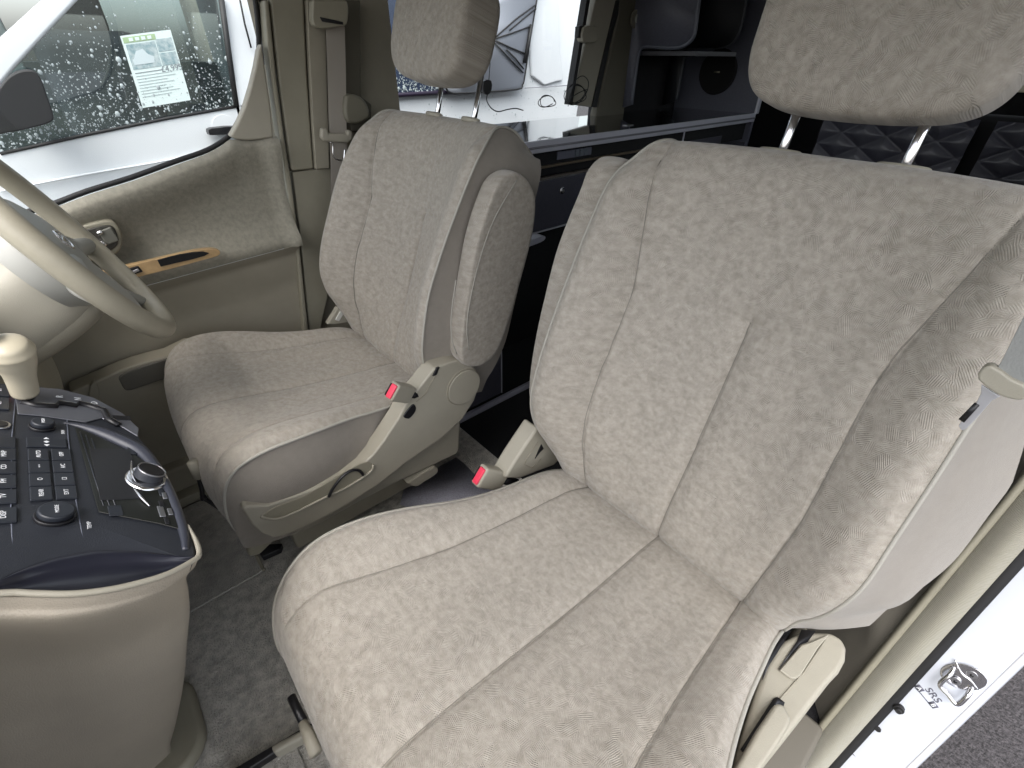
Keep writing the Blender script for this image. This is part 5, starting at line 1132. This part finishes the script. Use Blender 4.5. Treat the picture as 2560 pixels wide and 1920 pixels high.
# cab interior seen through the window
box('cab_seat', (-.45, VY + .45, .3), (-.05, VY + .95, 1.15), mat('van_seat_cloth', (.10, .11, .12), .9), wv_, bevel=.06, seg=4)
box('cab_seat', (-.35, VY + .50, 1.12), (-.15, VY + .75, 1.34), mat('van_headrest', (.03, .035, .04), .9), wv_, bevel=.05, seg=4)
box('cab_floor', (-2.6, VY + .1, .25), (.6, VY + 1.8, .35), BLACKM, wv_)
box('cab_back', (.55, VY + .1, .3), (.6, VY + 1.8, 1.9), mat('cab_lining', (.25, .28, .28), .8), wv_)
box('cab_far_side', (-2.2, VY + 1.75, .3), (.6, VY + 1.80, 1.02), mat('cab_trim', (.2, .23, .23), .8), wv_)
box('cab_dash', (-2.2, VY + .12, .4), (-1.15, VY + 1.7, .88), BLACKM, wv_, bevel=.05)
box('cab_roof', (-1.6, VY + .05, 1.75), (3.0, VY + 1.85, 1.95), WHITEP, wv_, bevel=.05)
prism('far_pillar', [(-.62, VY + 1.2, .75), (-.50, VY + 1.2, .75), (-.52, VY + 1.2, 1.6), (-.60, VY + 1.2, 1.6)], (0, .05, 0), mat('pale_pillar', (.5, .58, .55), .5), wv_, bevel=.01)
# cargo window and body behind
dk = [(0.776, 2.5, 0.8927), (0.8263, 2.5, 1.0972), (0.8695, 2.5, 1.3801), (1.3603, 2.5, 1.4171), (1.3734, 2.5, 1.1043), (1.3364, 2.5, 0.9007)]
x0, x1 = .45, 1.62
wz = [(0.7753, 2.5, 0.8891), (1.313, 2.5, 0.8953)]
prism('upper_body', [(.6, VY + .01, .545), (2.5, VY + .01, .545), (2.56, VY + .01, 1.0), (2.52, VY + .02, 1.35), (2.40, VY + .05, 1.9), (.6, VY + .05, 1.9)], (0, .05, 0), WHITEP, wv_, bevel=.02)
cw = prism('cargo_window', [(.58, VY, wz[0][2] - .005), (wz[1][0] + .25, VY, wz[1][2]), (wz[1][0] + .28, VY + .02, 1.7), (.58, VY + .02, 1.7)], (0, .02, 0), BLUEG, wv_, bevel=.01)
tube('window_seal', [(.56, VY - .002, wz[0][2] - .008), (wz[1][0] + .26, VY - .002, wz[1][2] - .003)], .012, mat('seal_purple_black', (.02, .012, .03), .5), wv_)
tube('body_crease', [(-0.7666, 2.495, 0.6291), (-0.63, 2.495, 0.643), (-0.442, 2.495, 0.6592), (-0.2512, 2.495, 0.6724), (-0.1062, 2.495, 0.6868), (0.049, 2.495, 0.7022)], .004, WHITEP, wv_, smooth_n=3)
tube('body_seam', [(0.2891, 2.497, 1.2579), (0.2839, 2.497, 1.1758), (0.2853, 2.497, 1.0901)], .004, RUB, wv_)
tube('body_seam', [(1.9487, 2.485, 0.8957), (2.2044, 2.485, 0.8985), (2.4493, 2.485, 0.9024)], .003, mat('seam_grey', (.3, .3, .33), .5), wv_)
prism('pressed_panel', [(2.0255, 2.5, 0.9609), (2.1475, 2.5, 0.9051), (2.2769, 2.5, 0.9247), (2.3213, 2.5, 0.928), (2.3262, 2.5, 0.9568), (2.3102, 2.5, 1.0142), (2.2788, 2.5, 1.1162), (2.2533, 2.5, 1.3155), (2.2082, 2.5, 1.4811), (2.0986, 2.5, 1.5223), (2.0032, 2.5, 1.4656), (1.9867, 2.5, 1.2269)], (0, .02, 0), WHITEP, wv_, bevel=.015, seg=3)
bo = [(1.3049, 2.47, 0.9716), (1.3045, 2.47, 0.935), (1.3061, 2.47, 0.9195), (1.3106, 2.47, 0.9087), (1.3172, 2.47, 0.8979), (1.3269, 2.47, 0.8919), (1.3431, 2.47, 0.8877), (1.359, 2.47, 0.8844), (1.3815, 2.47, 0.883), (1.4368, 2.47, 0.8828), (1.5604, 2.47, 0.8835), (1.7259, 2.47, 0.8856), (1.8573, 2.47, 0.8898), (1.9069, 2.47, 0.8961), (1.912, 2.47, 0.9043), (1.913, 2.47, 0.915), (1.9215, 2.47, 0.9238), (1.9261, 2.47, 0.9352), (1.9328, 2.47, 0.963), (1.9437, 2.47, 1.0145), (1.9565, 2.47, 1.0811), (1.9715, 2.47, 1.1533), (1.9909, 2.47, 1.2345), (2.0121, 2.47, 1.3203), (2.0286, 2.47, 1.3911), (2.068, 2.47, 1.4436), (2.1031, 2.47, 1.4832), (2.0458, 2.47, 1.503), (1.8191, 2.47, 1.5011), (1.534, 2.47, 1.4817), (1.3424, 2.47, 1.4454), (1.2894, 2.47, 1.3829), (1.3013, 2.47, 1.2979), (1.3158, 2.47, 1.211), (1.3103, 2.47, 1.1258), (1.3067, 2.47, 1.0397)]
prism('side_window_panel', bo, (0, .02, 0), PANELG, wv_, bevel=0)
tube('outline_cord', bo, .0055, RUB, wv_, closed=True, n=6)
_ln = [(1.6856, 2.462, 1.1628), (1.8441, 2.462, 1.2522), (2.0074, 2.462, 1.3286), (1.6854, 2.462, 1.1551), (1.8223, 2.462, 1.1856), (1.9681, 2.462, 1.2216), (1.7931, 2.462, 1.1965), (1.8932, 2.462, 1.2503), (2.0083, 2.462, 1.3094), (1.6853, 2.462, 1.1435), (1.8068, 2.462, 1.1099), (1.9217, 2.462, 1.0824), (1.6788, 2.462, 1.1317), (1.7973, 2.462, 1.0529), (1.9109, 2.462, 0.9808), (1.7709, 2.462, 1.1014), (1.8474, 2.462, 1.053), (1.9138, 2.462, 1.0023)]
for q in [_ln[i:i + 3] for i in range(0, 18, 3)]:
    tube('thin_line', q, .0045, RUB, wv_, n=6)
tube('black_rod', [(1.9727, 2.46, 1.2296), (1.9522, 2.46, 1.1426), (1.9214, 2.46, 1.0342)], .011, RUB, wv_, n=8)
# door handle and mirror
hd = prism('door_handle', [(-0.0017, 2.44, 0.7842), (-0.0006, 2.44, 0.7899), (0.0145, 2.44, 0.7941), (0.0736, 2.44, 0.7964), (0.1319, 2.44, 0.7943), (0.1449, 2.44, 0.7814), (0.1275, 2.44, 0.7684), (0.0679, 2.44, 0.766), (0.0091, 2.44, 0.7674), (-0.004, 2.44, 0.7686), (-0.0026, 2.44, 0.7715), (-0.0039, 2.44, 0.7775)], (0, .05, 0), BLACK, wv_, bevel=.012, seg=3)
disc('handle_dish', [(0.083, 2.497, 0.786)][0], (0, -1, 0), .055, .002, WHITEP, wv_, n=32)
mr_ = prism('door_mirror', [(-0.5772, 2.2, 0.9982), (-0.5631, 2.2, 1.0073), (-0.55, 2.2, 1.0133), (-0.5375, 2.2, 1.0172), (-0.5246, 2.2, 1.0194), (-0.5123, 2.2, 1.0195), (-0.5028, 2.2, 1.0169), (-0.4975, 2.2, 1.0113), (-0.4951, 2.2, 1.003), (-0.4942, 2.2, 0.9925), (-0.4949, 2.2, 0.9792), (-0.4971, 2.2, 0.9636), (-0.4994, 2.2, 0.9472), (-0.5013, 2.2, 0.9292), (-0.5033, 2.2, 0.9104), (-0.5063, 2.2, 0.8947), (-0.5092, 2.2, 0.8844), (-0.5131, 2.2, 0.8775), (-0.5216, 2.2, 0.8715), (-0.5373, 2.2, 0.8659), (-0.5574, 2.2, 0.8612), (-0.5786, 2.2, 0.8571), (-0.6009, 2.2, 0.853), (-0.6241, 2.2, 0.8494), (-0.644, 2.2, 0.8474), (-0.6619, 2.2, 0.8444), (-0.6767, 2.2, 0.8431), (-0.681, 2.2, 0.8524), (-0.6689, 2.2, 0.8807), (-0.6467, 2.2, 0.9191), (-0.6256, 2.2, 0.9514), (-0.6087, 2.2, 0.9718), (-0.5924, 2.2, 0.9866)], (0, .16, 0), RUB, wv_, bevel=.03, seg=4)
prism('mirror_arm', [(-0.6061, 2.36, 0.9309), (-0.5217, 2.36, 0.9277), (-0.5266, 2.36, 0.8652), (-0.6079, 2.36, 0.8321)], (0, .15, 0), RUB, mr_, bevel=.02)
for k_, xw in enumerate((-1.9, 1.9)):
    disc('wheel', (xw, VY - .01, -.14), (0, 1, 0), .33, .22, RUB, wv_, n=40, bevel=.03)
# leaflet taped in the cab window
lf = thing('sale_leaflet', [(-0.1053, 2.52, 1.0174)][0], 'white printed sale leaflet with car photos inside the wet van window', 'leaflet')
def Lp(s, t, off=0.0):
    c00, c10, c11, c01 = (Vector(p) for p in LQ)
    return (c00 * (1 - s) + c10 * s) * (1 - t) + (c01 * (1 - s) + c11 * s) * t + Vector((0, -off, 0))
LQ = [(-0.2038, 2.525, 0.8776), (-0.0157, 2.525, 0.8995), (-0.0055, 2.525, 1.1482), (-0.1879, 2.525, 1.1226)]
def quad(name, s0, s1, t0, t1, off, m):
    prism(name, [Lp(s0, t0, off), Lp(s1, t0, off), Lp(s1, t1, off), Lp(s0, t1, off)], (0, -.0006, 0), m, lf, bevel=0, smooth=False)
quad('sheet', 0, 1, 0, 1, 0, PAPER)
quad('header_bar', .03, .66, .90, .975, .001, GREENP)
for k_ in range(4): quad('header_letter', .14 + .12 * k_, .22 + .12 * k_, .915, .96, .002, PAPER)
quad('photo', .05, .62, .54, .88, .001, BLUEP)
quad('photo', .64, .97, .73, .90, .001, BLUEP)
quad('photo', .64, .97, .54, .71, .001, BLUEP)
prism('photo_car', [Lp(s_, t_, .002) for s_, t_ in ((.10, .60), (.50, .60), (.52, .68), (.42, .72), (.34, .80), (.20, .78), (.14, .70), (.09, .67))], (0, -.0005, 0), mat('print_white', (.6, .68, .7), .5), lf, bevel=0, smooth=False)
for k_ in range(9): quad('text_line', .06, .60 + .3 * ((k_ * 37) % 5) / 5, .485 - .042 * k_, .495 - .042 * k_, .001, mat('pale_ink', (.5, .58, .58), .6) if k_ else INKG)
text('price', '\u00a34,995', Lp(.80, .49, .001), (LQ[1][0] - LQ[0][0], 0, LQ[1][2] - LQ[0][2]), (0, 0, 1), .03, INKG, lf)
# rain drops on the van glass: nobody could count them
def drops(name, quadpx, n, rr, parent, dens=None, y=VY + .026):
    V = []; F = []
    base = [(math.cos(q), math.sin(q)) for q in np.linspace(0, 2 * math.pi, 6, endpoint=False)]
    xs_ = [p[0] for p in quadpx]; zs_ = [p[2] for p in quadpx]
    from mathutils.geometry import intersect_point_tri_2d
    def inside(x, z):
        c = False; k = len(quadpx)
        for i in range(k):
            a, b = quadpx[i], quadpx[i - 1]
            if (a[2] > z) != (b[2] > z) and x < (b[0] - a[0]) * (z - a[2]) / (b[2] - a[2]) + a[0]: c = not c
        return c
    m_ = 0
    while m_ < n:
        x = rng.uniform(min(xs_), max(xs_)); z = rng.uniform(min(zs_), max(zs_))
        if not inside(x, z): continue
        tz = (z - min(zs_)) / (max(zs_) - min(zs_))
        if dens and rng.random() > dens(tz): continue
        r = rr * rng.lognormal(0, .6)
        i = len(V)
        for cx, cz in base: V.append((x + cx * r, y, z + cz * r * 1.25))
        V.append((x, y - r * .8, z - r * .1))
        for j in range(6): F.append((i + j, i + 6, i + (j + 1) % 6))
        m_ += 1
    return link(name, mesh(name, V, F), DROP, parent, kind='stuff')
drops('rain_drops', cabwin, 2100, .0015, wv_, lambda t: max(.04, 1 - 1.25 * t))
drops('rain_drops', [(.60, 0, wz[0][2]), (wz[1][0] + .2, 0, wz[1][2]), (wz[1][0] + .2, 0, 1.30), (.60, 0, 1.30)], 1300, .0019, wv_, lambda t: max(.02, 1 - 3.0 * t), y=VY - .002)
drops('rain_drops', [(.45, 0, .60), (2.5, 0, .60), (2.5, 0, .95), (.45, 0, .90)], 400, .0016, wv_, None, y=VY - .001)

# ================================================================ stone cottage far behind
ct = thing('stone_cottage', (8, 16, -.47), 'pale stone cottage wall with window beyond the parked van', 'house')
wall = box('stone_wall', (3, 14, -.47), (14, 16, 5), mat('mortar', (.35, .32, .27), .9), ct, bevel=0)
bme = None
for r_ in range(16):
    for c_ in range(14):
        x = 3.2 + c_ * .62 + (.31 if r_ % 2 else 0); z = .2 + r_ * .30
        if 6.0 < x + .3 < 7.4 and 1.2 < z + .1 < 3.4: continue
        if bme is None:
            b_o = box('stone', (0, 0, 0), (.56, .05, .26), STONE, wall, bevel=.015); bme = b_o.data; b_o.location = Vector((x, 13.96, z))
        else:
            o_ = b_o.copy(); COL.objects.link(o_); o_.parent = wall; o_.location = Vector((x, 13.96 - .015 * rng.random(), z))
box('window_frame', (6.1, 13.95, 1.2), (7.3, 14.05, 3.3), WPRINT, ct, bevel=.01)
box('window_pane', (6.2, 13.93, 1.3), (7.2, 13.94, 3.2), BLUEG, ct, bevel=0)
# red car partly seen past the van front
rcar = thing('red_car', (-3.2, 5.2, -.47), 'red parked car glimpsed past the front of the white van', 'car')
prof = smoothpoly([(-5.2, -.2), (-5.2, .35), (-4.6, .5), (-4.0, .95), (-2.6, 1.0), (-1.8, .5), (-1.1, .35), (-1.05, -.2)], 4)
prism('car_body', [(x, 5.2, z) for x, z in prof], (0, 1.6, 0), mat('red_paint', (.5, .03, .03), .25, coat=.6), rcar, bevel=.08, seg=4)
prism('car_window', [(-4.3, 5.19, .55), (-4.0, 5.19, .88), (-2.7, 5.19, .92), (-2.2, 5.19, .55)], (0, .02, 0), BLUEG, rcar, bevel=.02)
for xw in (-4.4, -1.8): disc('wheel', (xw, 5.15, -.17), (0, 1, 0), .3, .2, RUB, rcar, n=32, bevel=.03)
